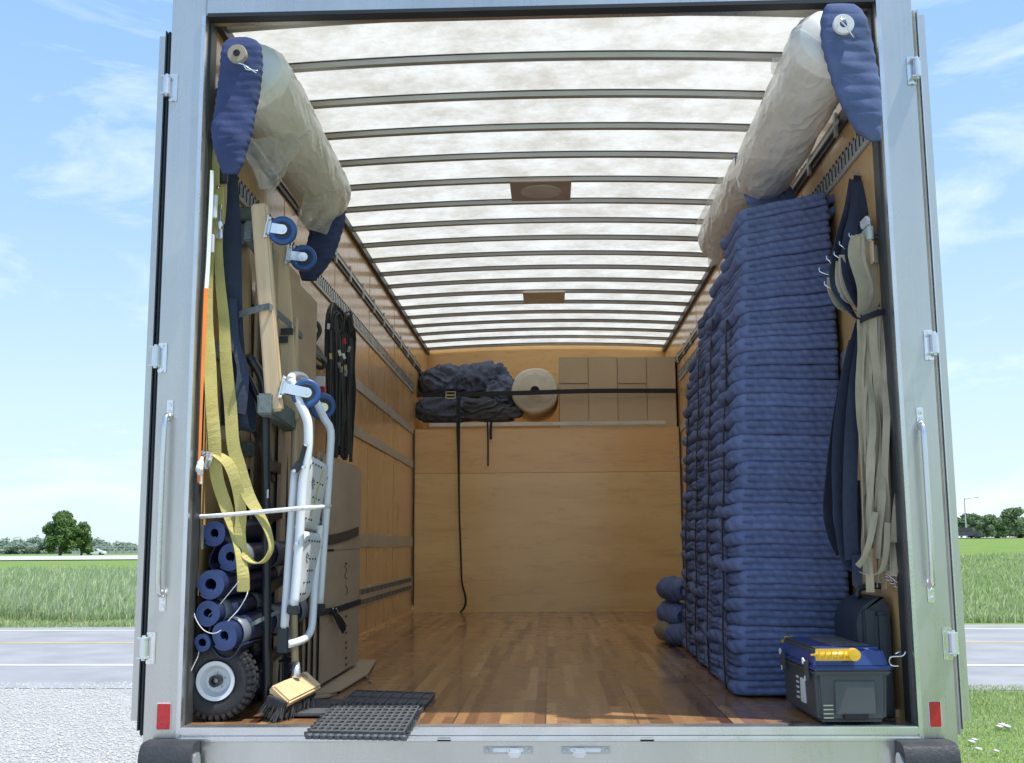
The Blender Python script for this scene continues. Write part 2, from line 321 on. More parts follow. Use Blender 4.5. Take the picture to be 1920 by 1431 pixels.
def spline(pts, n):
    if n <= 1 or len(pts) < 2: return pts
    out = []
    for i in range(len(pts)-1):
        p0 = pts[max(i-1, 0)]; p1 = pts[i]; p2 = pts[i+1]; p3 = pts[min(i+2, len(pts)-1)]
        for k in range(n):
            t = k/n; out.append(.5*((2*p1)+(p2-p0)*t+(2*p0-5*p1+4*p2-p3)*t*t+(3*p1-p0-3*p2+p3)*t**3))
    out.append(pts[-1]); return out
def pp(lst, y=None):
    return [P(a[0], a[1], a[2] if len(a) > 2 else y) for a in lst]
def nzv(p, s): return noise.noise(Vector(p)*s)
def copy_tree(o, parent=None):
    kids = list(o.children); c = o.copy(); COL.objects.link(c); c.parent = parent
    for ch in kids: copy_tree(ch, c)
    return c

# ================================================================== SETTING: ground, roads
G = -1.05
def terr(x, y):
    t = min(1, max(0, (y-22)/110)); t = t*t*(3-2*t); q = min(1, max(0, (x+5)/55)); q = q*q*(3-2*q)
    return G + 2.0*t*q
def rline(x, y0): return y0-.035*x        # the road runs almost square to the truck
def ground():
    mb = MB(); xs = sorted(set([0]+[s*v for s in (-1, 1) for v in (1.5, 3, 5, 8, 12, 17, 23, 30, 38, 47, 57, 70, 90, 120, 160, 220, 320, 500, 900, 2500)])); ys = [-600, -200, -60, -20, -8, -4, 0, 4, 8, 12, 16, 20, 24, 30, 36, 43, 50, 60, 70, 80, 90, 100, 110, 120, 132, 150, 175, 210, 260, 330, 450, 700, 1200, 3500]
    V = [[mb.bm.verts.new((x, y, terr(x, y))) for x in xs] for y in ys]
    for j in range(len(ys)-1):
        for i in range(len(xs)-1): mb.bm.faces.new((V[j][i], V[j][i+1], V[j+1][i+1], V[j+1][i]))
    m = bpy.data.materials.new('ground'); m.use_nodes = True; n = m.node_tree; l = n.links.new; p = n.nodes['Principled BSDF']; p.inputs['Roughness'].default_value = .95; p.inputs['Specular IOR Level'].default_value = .1
    g = n.nodes.new('ShaderNodeNewGeometry'); s = n.nodes.new('ShaderNodeSeparateXYZ'); l(g.outputs['Position'], s.inputs[0])
    def N(scale, detail=6, rough=.6):
        k = n.nodes.new('ShaderNodeTexNoise'); k.inputs['Scale'].default_value = scale; k.inputs['Detail'].default_value = detail; k.inputs['Roughness'].default_value = rough; l(g.outputs['Position'], k.inputs['Vector']); return k.outputs['Fac']
    def RMP(src, *st):
        k = n.nodes.new('ShaderNodeValToRGB'); e = k.color_ramp.elements
        e[0].position, e[0].color = st[0][0], (*st[0][1], 1); e[1].position, e[1].color = st[-1][0], (*st[-1][1], 1)
        for q in st[1:-1]: z = e.new(q[0]); z.color = (*q[1], 1)
        l(src, k.inputs[0]); return k.outputs[0]
    def MR(src, a, b):
        k = n.nodes.new('ShaderNodeMapRange'); k.inputs[1].default_value = a; k.inputs[2].default_value = b; l(src, k.inputs[0]); return k.outputs[0]
    def MA(op, a, b):
        k = n.nodes.new('ShaderNodeMath'); k.operation = op
        for i, q in enumerate((a, b)):
            if isinstance(q, (int, float)): k.inputs[i].default_value = q
            else: l(q, k.inputs[i])
        return k.outputs[0]
    def MX(f, a, b):
        k = n.nodes.new('ShaderNodeMixRGB'); l(f, k.inputs[0])
        for i, q in ((1, a), (2, b)): l(q, k.inputs[i])
        return k.outputs[0]
    vor = n.nodes.new('ShaderNodeTexVoronoi'); vor.inputs['Scale'].default_value = 55; l(g.outputs['Position'], vor.inputs['Vector'])
    gravel = RMP(vor.outputs['Color'], (0, (.24, .24, .235)), (.45, (.40, .40, .395)), (1, (.58, .58, .57)))
    gn = N(1.2); gravel = MX(MR(gn, .35, .75), gravel, RMP(N(60), (.3, (.32, .32, .31)), (.7, (.46, .46, .45))))
    grass = RMP(N(.55, 10, .7), (.30, (.13, .22, .05)), (.5, (.17, .28, .07)), (.72, (.28, .33, .12)))
    grass2 = RMP(N(18, 6), (.3, (.07, .14, .025)), (.7, (.24, .30, .09)))
    gr = n.nodes.new('ShaderNodeMixRGB'); gr.inputs[0].default_value = .45; l(grass, gr.inputs[1]); l(grass2, gr.inputs[2])
    wob = MA('MULTIPLY', MA('SUBTRACT', N(1.1), .5), 1.6)
    x_ = MA('ADD', s.outputs[0], wob); yr = MA('ADD', MA('ADD', s.outputs[1], MA('MULTIPLY', s.outputs[0], .035)), MA('MULTIPLY', wob, .35))
    lawn = MA('MULTIPLY', MR(x_, 1.9, 2.2), MR(yr, 9.2, 9.0))
    beyond = MR(yr, 19.0, 19.5)
    c = MX(MA('MAXIMUM', lawn, beyond), gravel, gr.outputs[0])
    weed = MA('MULTIPLY', MR(N(.9, 3), .70, .73), MR(yr, 9.3, 9.1)); c = MX(weed, c, gr.outputs[0])
    l(c, p.inputs['Base Color'])
    b = n.nodes.new('ShaderNodeBump'); b.inputs['Strength'].default_value = .7; b.inputs['Distance'].default_value = .02; l(vor.outputs['Distance'], b.inputs['Height']); l(b.outputs[0], p.inputs['Normal'])
    tag(mb.build('ground', m, base=(0, 0, 0)), kind='structure')
ground()
def asphalt(name, col, bs=60):
    return mat(name, col, .85, 0, .14, 1.2, .3, bs, (1, 1, 1), detail=9)
M['asphalt'] = asphalt('asphalt', (.27, .275, .285)); M['asphalt2'] = asphalt('far_asphalt', (.42, .41, .39))
M['paint'] = mat('road_paint', (.72, .72, .70), .7, 0, .1, 4); M['ypaint'] = mat('yellow_road_paint', (.62, .45, .12), .7, 0, .1, 4)
def strip(name, y0, y1, z, m, x0=-260, x1=260):
    mb = MB(); a = [(x0, rline(x0, y0), z), (x1, rline(x1, y0), z), (x1, rline(x1, y1), z), (x0, rline(x0, y1), z)]
    mb.bm.faces.new([mb.bm.verts.new(q) for q in a]); tag(mb.build(name, m, base=(0, 15, z)), kind='structure')
strip('road', 9.2, 18.9, G+.006, 'asphalt')
strip('road_edge_line', 11.62, 11.78, G+.011, 'paint'); strip('road_centre_line', 15.1, 15.22, G+.011, 'ypaint'); strip('road_far_edge_line', 17.95, 18.07, G+.011, 'paint')
mb = MB(); xs = [-900, -500, -300, -200, -120, -70, -40, -20, -5, 8, 20, 32, 45, 60, 90, 140, 220, 400, 900]
V = [[mb.bm.verts.new((x, y, max(terr(x, y), terr(x, y-8))+.12)) for x in xs] for y in (139, 215)]
for i in range(len(xs)-1): mb.bm.faces.new((V[0][i], V[0][i+1], V[1][i+1], V[1][i]))
tag(mb.build('highway', 'asphalt2', base=(0, 150, G)), kind='structure')

# pebbles, turf and tall grass
def scatter_mesh(name, m, verts, faces, base, kind='stuff', label=None, cat=None):
    me = bpy.data.meshes.new(name); me.from_pydata(verts, [], faces); me.materials.append(m); o = bpy.data.objects.new(name, me); COL.objects.link(o)
    return tag(o, label, cat, None, kind)
def pebbles():
    r = random.Random(3); vs, fs = [], []
    octa = [(1, 0, 0), (0, 1, 0), (-1, 0, 0), (0, -1, 0), (0, 0, 1), (0, 0, -.6)]; of = [(0, 1, 4), (1, 2, 4), (2, 3, 4), (3, 0, 4), (1, 0, 5), (2, 1, 5), (3, 2, 5), (0, 3, 5)]
    for i in range(16000):
        y = 1.5+8.5*r.random()**1.1; d = y+3.72; x = -.55*d+r.random()*.33*d
        if x > -1.5: continue
        s = r.uniform(.006, .017)*(1.25 if r.random() < .1 else 1); a = r.random()*6.28; b = len(vs); q = r.uniform(.6, 1.3)
        for v in octa: vs.append((x+s*(v[0]*math.cos(a)-q*v[1]*math.sin(a)), y+s*(v[0]*math.sin(a)+q*v[1]*math.cos(a)), G+.004+s*.7*v[2]))
        fs += [tuple(b+k for k in f) for f in of]
    m = mat('pebble', (.34, .34, .33), .9, 0, 0, 30, col2=(.56, .56, .55))
    scatter_mesh('gravel_stones', m, vs, fs, None, label='loose pale grey gravel stones left of the truck', cat='gravel')
pebbles()
def blades(name, n, yr, xr, hr, wd, m, seed, label, lean=.35, pow_=1.0, minx=None):
    r = random.Random(seed); vs, fs = [], []
    for i in range(n):
        y = yr[0]+(yr[1]-yr[0])*r.random()**pow_; d = y+3.72; x = d*r.uniform(*xr)
        if minx and abs(x) < minx: continue
        k = .75+.6*noise.noise(Vector((x*.35, y*.35, 3)))
        h = r.uniform(*hr)*max(.35, k); a = r.random()*6.28; z = terr(x, y); w = wd*(1+d*.03); lx = r.gauss(0, lean)*h+.12*h; ly = r.gauss(0, lean)*h; ca, sa = math.cos(a)*w, math.sin(a)*w; b = len(vs)
        vs += [(x-ca, y-sa, z-.02), (x+ca, y+sa, z-.02), (x+ca*.7+lx*.35, y+sa*.7+ly*.35, z+h*.55), (x-ca*.7+lx*.35, y-sa*.7+ly*.35, z+h*.55), (x+lx, y+ly, z+h)]
        fs += [(b, b+1, b+2, b+3), (b+3, b+2, b+4)]
    return scatter_mesh(name, m, vs, fs, None, label=label, cat='grass')
def grass_mat(name, c1, c2, c3):
    m = mat(name, c1, .7, 0, 0, 1.3, col2=c2, detail=8); n = m.node_tree; p = n.nodes['Principled BSDF']; l = n.links.new; src = p.inputs['Base Color'].links[0].from_socket
    oi = n.nodes.new('ShaderNodeNewGeometry'); cr = n.nodes.new('ShaderNodeValToRGB'); cr.color_ramp.elements[0].position = .55; cr.color_ramp.elements[1].position = .95; l(oi.outputs['Random Per Island'], cr.inputs[0])
    mx = n.nodes.new('ShaderNodeMixRGB'); l(cr.outputs[0], mx.inputs[0]); l(src, mx.inputs[1]); mx.inputs[2].default_value = (*c3, 1); l(mx.outputs[0], p.inputs['Base Color'])
    p.inputs['Specular IOR Level'].default_value = .2
    o = n.nodes['Material Output']; tl = n.nodes.new('ShaderNodeBsdfTranslucent'); l(mx.outputs[0], tl.inputs[0]); ms = n.nodes.new('ShaderNodeMixShader'); ms.inputs[0].default_value = .35
    l(p.outputs[0], ms.inputs[1]); l(tl.outputs[0], ms.inputs[2]); l(ms.outputs[0], o.inputs[0]); return m
gm = grass_mat('tall_grass', (.34, .45, .19), (.43, .54, .27), (.68, .67, .50)); gl = grass_mat('lawn_grass', (.31, .41, .15), (.40, .50, .23), (.60, .60, .38))
blades('tall_grass', 42000, (20.6, 70), (-.60, -.29), (.25, .75), .010, gm, 5, 'tall pale green grass beyond the road left of the truck', .22, 1.5)
blades('short_verge_grass', 9000, (19.3, 21.2), (-.60, -.29), (.06, .22), .007, gl, 6, 'short yellowish verge grass along the left road edge')
blades('meadow_grass', 26000, (19.4, 75), (.28, .56), (.08, .38), .010, gl, 8, 'green meadow grass beyond the road right of the truck', .35, 1.5)
blades('lawn_grass', 34000, (2.5, 9.4), (.26, .56), (.02, .055), .0035, gl, 9, 'short mown lawn right of the truck', .5, 1.0, 2.1)
mb = MB()
for u, v, s in ((1880, 1368, .032), (1874, 1371, .026), (1889, 1371, .03), (1822, 1400, .025), (1827, 1396, .022), (1835, 1414, .024), (1868, 1418, .02)):
    c = PZ(u, v, G); b = bmesh.new(); bmesh.ops.create_icosphere(b, subdivisions=2, radius=s)
    for q in b.verts: q.co = Vector((q.co.x*1.2, q.co.y, q.co.z*.5))*(1+.5*noise.noise(q.co*40))
    bmesh.ops.translate(b, vec=c+Vector((0, 0, .04)), verts=b.verts); mb._add(b)
tag(mb.build('scattered_stones', mat('white_stone', (.6, .58, .55), .9), smooth=True), 'white scraps and stones lying on the right lawn', 'litter', kind='stuff')

# ================================================================== trees, overpass, cars, lamp
def leaf_mat(name, c1, c2):
    m = grass_mat(name, c1, c2, tuple(min(1, q*1.5) for q in c2)); return m
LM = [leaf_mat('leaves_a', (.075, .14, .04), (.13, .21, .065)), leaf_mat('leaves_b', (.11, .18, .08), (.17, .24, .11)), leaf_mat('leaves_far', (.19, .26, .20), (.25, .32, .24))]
M['bark'] = mat('bark', (.10, .08, .06), .9, 0, .3, 10, .5, 20)
def crown_mesh(name, W_, H_, z0, nclump, nleaf, leaf, m, seed):
    r = random.Random(seed); vs, fs = [], []
    cl = []
    for i in range(nclump):
        a = r.random()*6.28; q = r.random()**.5; zz = r.random()
        env = math.sin(math.pi*min(1, .18+zz*.80))**.6
        cl.append((Vector((math.cos(a)*q*W_*.5*env*.8, math.sin(a)*q*W_*.5*env*.8, z0+(H_-z0)*(.1+.82*zz))), W_*r.uniform(.13, .22)))
    for c, R_ in cl:
        for k in range(nleaf):
            d = Vector((r.gauss(0, 1), r.gauss(0, 1), r.gauss(0, 1))).normalized()*R_*r.uniform(.55, 1.08); d.z *= .8
            p = c+d; n_ = (d.normalized()+Vector((r.gauss(0, .6), r.gauss(0, .6), r.gauss(0, .6)+.3))).normalized(); a = n_.orthogonal().normalized(); b = n_.cross(a); s = leaf*r.uniform(.6, 1.3); th = r.random()*6.28; a2 = a*math.cos(th)+b*math.sin(th); b2 = n_.cross(a2)
            i = len(vs); vs += [p-a2*s, p+b2*s*.6, p+a2*s, p-b2*s*.6]; fs.append((i, i+1, i+2, i+3))
    me = bpy.data.meshes.new(name); me.from_pydata([tuple(v) for v in vs], [], fs); me.materials.append(m); return me, cl
def tree(loc, W_, H_, nclump, nleaf, leaf, m, seed, label, group=None, z0=.2):
    t = empty('broadleaf_tree', loc, label, 'tree', group)
    me, cl = crown_mesh('crown', W_, H_, H_*z0, nclump, nleaf, leaf, m, seed); o = bpy.data.objects.new('crown', me); COL.objects.link(o); o.parent = t
    mb = MB(); org = Vector(loc); mb.tube([org+Vector((0, 0, -.3)), org+Vector((.05*W_, 0, H_*.3)), org+Vector((0, .03*W_, H_*.75))], [W_*.045, W_*.03, W_*.015], 7, smooth_n=3)
    for c, R_ in cl[:8]: mb.tube([org+Vector((.03*W_, 0, H_*.28)), org+c*.6+Vector((0, 0, H_*.12)), org+c], [W_*.02, W_*.012, W_*.006], 5)
    mb.build('trunk', 'bark', t, smooth=True); return t
def far(u, v, y): return P(u, v, y)
c = far(112, 1040, 232); tree((c.x, c.y, c.z-.2), 7.6, 9.4, 44, 260, .26, LM[0], 1, 'tallest broad green tree across the field, left of the truck', z0=.05)
c = far(152, 1040, 236); tree((c.x, c.y, c.z-.2), 5.4, 7.4, 30, 240, .24, LM[0], 2, 'smaller green tree touching the right side of the tallest tree', z0=.05)
NUM = 'first second third fourth fifth sixth seventh eighth ninth tenth eleventh twelfth thirteenth fourteenth fifteenth sixteenth seventeenth eighteenth nineteenth twentieth twenty-first'.split()
def treeline(us, y, m, wr, hr, seed, grp, lab, base_v):
    r = random.Random(seed); protos = []
    for i, u in enumerate(us):
        h = r.uniform(*hr); c = far(u, base_v, y+r.uniform(-25, 25))
        if len(protos) < 3:
            t = tree((c.x, c.y, c.z-.5), r.uniform(*wr), hr[1], 16, 110, .42, m, seed*10+i, None, grp, z0=.0); protos.append(t)
        else:
            t = copy_tree(protos[i % 3]); t.location = (c.x, c.y, c.z-.5); t.rotation_euler.z = r.random()*6.28
        s = h/hr[1]; t.scale = (1, 1, s); t['label'] = lab % NUM[i]; t['category'] = 'tree'; t['group'] = grp
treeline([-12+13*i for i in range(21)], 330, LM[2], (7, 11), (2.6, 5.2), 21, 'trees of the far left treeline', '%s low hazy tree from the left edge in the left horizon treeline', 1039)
treeline([1802+13*i for i in range(11)], 250, LM[1], (4.5, 7), (3.0, 4.4), 22, 'trees of the far right treeline', '%s green tree right of the truck in the right treeline', 1001)
tb = [(1905, 6.2, 'taller rounded tree at the right edge of the picture', 34), (1850, 4.9, 'rounded tree just right of the highway lamp', 35), (1830, 4.6, 'rounded tree standing behind the highway lamp', 36)]
for u, h, lab, sd in tb:
    c = far(u, 1001, 215); tree((c.x, c.y, c.z-.3), h*.95, h*.85, 18, 150, .3, LM[1], sd, lab, z0=0)
# overpass on the left
M['conc'] = mat('concrete', (.42, .42, .40), .85, 0, .1, 3)
a = far(150, 1034, 300); b = far(275, 1034, 300)
t = empty('highway_overpass', (a.x, 300, G), 'long pale concrete highway overpass right of the tall trees', 'bridge')
mb = MB(); mb.box(((a.x+b.x)/2+8, 300, a.z-.4), (b.x-a.x+18, 6, .9)); mb.build('deck', 'conc', t)
mb = MB(); mb.box(((a.x+b.x)/2+8, 297, a.z+1.25), (b.x-a.x+18, .15, .22)); mb.box(((a.x+b.x)/2+8, 297, a.z+.75), (b.x-a.x+18, .15, .14))
for i in range(18): mb.box((a.x+1+i*2.1, 297, a.z+.65), (.22, .2, 1.2))
mb.build('railing', 'conc', t)
mb = MB()
for q in (0, 9, 18): mb.box((a.x+q, 300, (a.z-.8+G)/2-.2), (.9, 4, a.z-.4-G))
mb.build('pier', 'conc', t)
# cars
def car(loc, rz, body, label, name='parked_car'):
    t = empty(name, loc, label, 'car'); org = Vector(loc)
    prof = [(-2.2, .35), (-2.25, .75), (-2.1, .98), (-1.5, 1.03), (-.85, 1.42), (.35, 1.45), (1.15, 1.02), (1.95, .88), (2.2, .65), (2.22, .35)]
    mb = MB(); mb.grid(lambda i, j: org+Vector((prof[min(9, round(j*9))][0], (i-.5)*1.7*(.78 if prof[min(9, round(j*9))][1] > 1.2 else 1), prof[min(9, round(j*9))][1])), 5, 10)
    sd = [[org+Vector((p[0], s*.85*(.78 if p[1] > 1.2 else 1), p[1])) for p in prof] for s in (-1, 1)]
    for q in sd: mb.bm.faces.new([mb.bm.verts.new(v) for v in q])
    mb.box(org+Vector((0, 0, .36)), (4.4, 1.66, .1)); mb.build('body', body, t, auto=30)
    mb = MB()
    for s in (-1, 1):
        for x0, x1, x2, x3 in ((-1.25, -.85, -.12, -.12), (-.02, -.02, .3, .82)):
            mb.prism([org+Vector((x0, s*.86, 1.03)), org+Vector((x1, s*.70, 1.38)), org+Vector((x2, s*.70, 1.38)), org+Vector((x3, s*.86, 1.03))], (0, s*.02, 0))
    mb.build('window', 'hole', t)
    for x in (-1.4, 1.4):
        for s in (-1, 1):
            mb = MB(); mb.lathe([(0, -.1), (.2, -.1), (.32, -.09), (.33, 0), (.32, .09), (.2, .1), (0, .1)], org+Vector((x, s*.78, .33)), (0, 1, 0), 16); mb.build('wheel', 'tyre', t, auto=40)
    t.rotation_euler.z = rz; return t
M['carwhite'] = mat('car_white', (.75, .75, .75), .25, 0, .02, coat=.5); M['carblack'] = mat('car_black', (.03, .033, .04), .2, 0, .02, coat=.5)
c = far(179, 1041, 250); car((c.x, c.y, c.z), 0, 'carwhite', 'white car on the far left highway below the trees', 'white_car')
c = far(1806, 1000.5, 155); car((c.x, c.y, terr(c.x, 155)+.13), 0, 'carblack', 'dark car on the far right highway beside the lamp', 'dark_car')
def lamp_post(u, vb, vt, y, label, arm=1):
    a = far(u, vb, y); b = far(u, vt, y); t = empty('lamp_or_pole', (a.x, y, a.z-1), label, 'street lamp'); r_ = .11
    mb = MB(); mb.tube([(a.x, y, a.z-1.2), (a.x, y, b.z-.7), (a.x+.25*arm, y, b.z-.15), (a.x+.9*arm, y, b.z), (a.x+1.9*arm, y, b.z+.1)], r_, 7, smooth_n=4); mb.build('pole', 'galv', t, smooth=True)
    mb = MB(); mb.box((a.x+2.2*arm, y, b.z+.08), (.8, .3, .14), None, .04); mb.build('lamp_head', 'galv', t)
lamp_post(1812, 996, 934, 200, 'tall curved highway lamp right of the truck')
lamp_post(24, 1034, 1008, 380, 'slender distant utility pole at the left edge')  # utility pole, built with the lamp post's shape

# ================================================================== TRUCK
W2 = 1.198; OX = 1.20; L1 = 6.107; L2 = 7.263; HR = 2.51; HO = 2.489
truck = empty('box_truck', (0, 0, G), 'silver aluminium moving truck body with its rear open, wooden floor and ribbed translucent roof', 'truck')
MB().box((0, (L1+.03)/2+.02, -.02), (2*W2, L1+.03, .04)).build('floor', 'floor', truck)
for s, nm in ((-1, 'side_wall'), (1, 'side_wall')):
    MB().box((s*(W2+.01), L2/2+.01, HR/2), (.02, L2-.06, HR+.1)).build('side_wall', 'ply_wall', truck)
    MB().box((s*(W2+.05), L2/2+.1, 1.23), (.03, L2-.1, 2.9)).build('outer_panel', 'whitewall', truck)
    MB().box((s*(W2-.012), L2/2+.02, HR+.005), (.024, L2-.1, .045)).build('roof_rail', 'darkmetal', truck)
    MB().box((s*(W2-.006), L1/2+.1, .012), (.012, L1-.15, .024)).build('skirting', 'ply_high', truck)
# side-wall joints
mb = MB()
for s in (-1, 1):
    for y in (1.2, 2.42, 3.64, 4.86): mb.box((s*(W2-.0008), y, 1.25), (.0016, .003, 2.4))
mb.build('wall_joint', mat('joint', (.44, .28, .13), .5), truck)
# partition and attic over the cab
mb = MB(); mb.box((0, L1+.012, .61), (2.388, .024, 1.218)); mb.build('partition_panel', 'ply_low', truck)
mb = MB(); mb.box((0, L1+.011, 1.42), (2.388, .022, .396)); mb.build('partition_panel', 'ply_high', truck)
mb = MB(); mb.box((0, (L1+L2)/2+.03, 1.60), (2*W2, L2-L1, .03)); mb.build('attic_floor', 'ply_high', truck)
mb = MB(); mb.box((0, L2+.02, 1.3), (2*W2+.05, .03, 2.6)); mb.build('front_wall', 'ply_high', truck)
a = P(805, 797, L1-.01); b = P(1248, 797, L1-.01)
MB().box(((a.x+b.x)/2, L1-.01, a.z), (b.x-a.x, .02, .033)).build('batten', 'offwhite', truck)
mb = MB()
for x in (-1.05, -.5, -.03, .47, 1.05):
    for z in (1.232, 1.207, .73, .62, .35, .24):
        if rnd.random() < .8: mb.lathe([(0, -.002), (.0035, -.002), (.004, 0)], (x+rnd.uniform(-.01, .01), L1-.001, z), (0, 1, 0), 8)
mb.build('screws', 'galv', truck)
MB().box((-1.187, L1-.006, .84), (.012, .012, 1.55)).build('corner_trim', 'darkmetal', truck)
MB().box((1.187, L1-.006, .84), (.012, .012, 1.55)).build('corner_trim', 'darkmetal', truck)
# roof
def rz(x): return HR+.035+.038*(1-(x/W2)**2)
mb = MB(); mb.grid(lambda i, j: Vector((-W2-.04+(2*W2+.08)*i, -.0+L2*j, rz((-W2+2*W2*i)*.99))), 25, 2)
ro = mb.build('roof', 'roof', truck, smooth=True)
y = .17; k = 0
while y < L2-.08:
    mb = MB(); prof = [(-.030, .0), (-.024, -.002), (-.016, -.022), (.016, -.022), (.024, -.002), (.030, 0), (.030, .002), (-.030, .002)]
    mb.grid(lambda i, j: Vector((-W2+2*W2*j, y+prof[min(7, int(round(i*8)) % 8)][0], rz(-W2+2*W2*j)-.006+prof[min(7, int(round(i*8)) % 8)][1])), 8, 19, closeu=True)
    o = mb.build('roof_bow', 'galv', truck, auto=25); k += 1
    mb = MB()
    for sg in (-1, 1): mb.grid(lambda i, j: Vector((-W2+2*W2*j, y+sg*(.0235+.0105*(i > .4)), rz(-W2+2*W2*j)-.0085)), 2, 19)
    mb.build('bow_flange', 'darkmetal', o, solid=.001); y += .385
# dome lamp pad and plate on the roof
c = P(1014, 356, 2.28); z = rz(0)-.045
a = PZ(957, 336, z); b = PZ(1070, 378, z)
cx, cy = PZ(1014, 357, z).x, PZ(1014, 357, z).y
vent = MB().box((cx, cy, z), (.335, .34, .014), None, .002).build('dome_light_base', mat('vent_pad', (.55, .45, .40), .7), truck)
MB().lathe([(0, -.012), (.09, -.012), (.112, -.006), (.115, 0)], (cx, cy, z-.005), (0, 0, 1), 32).build('dome_light', mat('vent_disc', (.70, .66, .58), .6), vent, auto=40)
c = PZ(1020, 558, z); MB().box((c.x, c.y, z), (.33, .40, .012), None, .002).build('roof_plate', mat('roof_plate', (.74, .70, .60), .5), truck)
# rear frame
def strk(mb, *a): mb.box(*a); return mb
post = {}
for s in (-1, 1):
    xc = s*(OX+.062)
    mb = MB(); mb.box((xc, .03, 1.20), (.124, .09, 3.1), None, .003); o = mb.build('corner_post', 'alu', truck); post[s] = o
    MB().box((s*(OX+.004), -.019, 1.20), (.014, .012, 2.57)).build('post_lip', 'alu_bright', truck)
MB().box((0, .03, HO+.155), (2*OX-.002, .088, .31), None, .003).build('header', 'alu', truck)
MB().box((0, -.005, HO-.006), (2*OX-.02, .05, .014)).build('header_seal', 'gasket', truck)
MB().box((0, .075, HO+.035), (2*OX-.02, .02, .04)).build('header_channel', 'galv', truck)
for s in (-1, 1):
    MB().box((s*(W2-.001), .062, HR/2-.01), (.010, .07, HR+.0), None, .002).build('inner_jamb', 'jamb', truck)
# sill
MB().box((0, .005, -.012), (2*OX-.004, .075, .026), None, .004).build('sill_plate', 'alu_bright', truck)
MB().box((0, -.018, -.034), (2*OX-.004, .05, .016), None, .006).build('sill_edge', 'alu_bright', truck)
MB().box((0, -.012, -.215), (2*OX+.05, .03, .345), None, .003).build('rear_sill', 'alu', truck)
for u in (833, 1213):
    c = P(u, 1386, -.03); MB().box((c.x, -.032, c.z), (.046, .014, .011), None, .002).build('slot', 'hole', truck)
# rubber bumpers
for u, s in ((319, -1), (1738, 1)):
    x = P(u, 1400, -.08).x; z0 = P(u, 1391, -.08).z
    mb = MB(); prof = [(-.03, 0), (-.09, 0), (-.115, -.008), (-.13, -.03), (-.135, -.06), (-.135, -.2), (-.03, -.2)]
    mb.prism([Vector((x-.085, q[0], z0+q[1])) for q in prof], (.17, 0, 0)); o = mb.build('rubber_bumper', 'rubber', truck, auto=35)
    mb = MB(); xs_ = x+.088*(-s)
    mb.lathe([(0, -.004), (.034, -.004), (.034, .004), (0, .004)], (xs_, -.085, z0-.065), (1, 0, 0), 16); mb.build('bumper_bracket', 'alu_bright', o)
# hinges, doors
for s, us in ((-1, ((320, 162), (294, 670), (282, 1216))), (1, ((1704, 130), (1746, 646), (1774, 1207)))):
    for u, v in us:
        c = P(u, v, -.03); ex = s*(OX+.124)
        pl = MB().box((s*(OX+.108), -.018, c.z), (.030, .006, .104), None, .002).build('hinge', 'chrome', truck)
        mb = MB(); mb.lathe([(0, -.031), (.0125, -.031), (.0125, .031), (0, .031)], (ex-.002, -.036, c.z+.002), (0, 0, 1), 14)
        mb.lathe([(0, -.041), (.006, -.041), (.006, .041), (0, .041)], (ex-.002, -.036, c.z+.002), (0, 0, 1), 10)
        mb.box((ex-.006, -.03, c.z+.034), (.034, .034, .006), None, .002); mb.box((ex-.006, -.03, c.z-.030), (.034, .034, .006), None, .002)
        mb.build('hinge_knuckle', 'zinc', pl, auto=40)
        mb = MB()
        for dz in (-.046, .043): mb.lathe([(0, -.006), (.006, -.006), (.006, 0)], (s*(OX+.108), -.021, c.z+dz), (0, 1, 0), 8)
        mb.build('bolt', 'chrome', pl)
    # open door folded back along the side
    zt = P(1735 if s > 0 else 305, 25 if s > 0 else 66, 0).z; zb = .018
    d = MB().box((s*(OX+.158), .62, (zt+zb)/2), (.028, 1.17, zt-zb), None, .002).build('rear_door', 'whitewall', truck)
    MB().box((s*(OX+.16), .022, (zt+zb)/2), (.034, .02, zt-zb+.004), None, .002).build('door_edge', 'alu', d)
    MB().box((s*(OX+.1345), .012, (zt+zb)/2-.018), (.012, .035, zt-zb+.06), None, .004).build('door_gasket', 'gasket' if s < 0 else 'cream', d)
    MB().box((s*(OX+.1445), .004, (zt+zb)/2-.01), (.004, .03, zt-zb+.04)).build('door_seal', 'alu_bright' if s > 0 else 'gasket', d)
# grab handles
for s, (u0, v0, u1, v1) in ((-1, (315, 756, 308, 1140)), (1, (1726, 770, 1745, 1124))):
    a = P(u0, v0, -.02); b = P(u1, v1, -.02)
    x = (a.x+b.x)/2
    mb = MB(); mb.tube([(x, -.020, a.z-.04), (x-.002*s, -.032, a.z-.055), (x-.004, -.055, a.z-.095), (x-.004, -.055, b.z+.095), (x-.002*s, -.032, b.z+.055), (x, -.020, b.z+.04)], .0095, 10, smooth_n=4)
    h = mb.build('grab_handle', 'alu_bright', truck, smooth=True)
    mb = MB()
    for z in (a.z-.018, b.z+.018): mb.box((x, -.018, z), (.022, .006, .058), None, .0025)
    mb.build('handle_plate', 'chrome', h)
    mb = MB()
    for z in (a.z-.006, a.z-.03, b.z+.006, b.z+.03): mb.lathe([(0, -.009), (.0065, -.008), (.0075, 0)], (x, -.02, z), (0, 1, 0), 10)
    mb.build('bolt', 'chrome', h, auto=40)
for u0, u1 in ((295, 318), (1742, 1766)):
    a = P(u0, 1316 if u0 > 1000 else 1320, -.02); b = P(u1, 1363 if u0 > 1000 else 1368, -.02)
    r_ = MB().box(((a.x+b.x)/2, -.018, (a.z+b.z)/2), (b.x-a.x, .006, a.z-b.z), None, .0015).build('reflector', 'red', truck)
    MB().box(((a.x+b.x)/2, -.0165, (a.z+b.z)/2), (b.x-a.x+.004, .004, a.z-b.z+.004)).build('reflector_rim', 'white_label', r_)
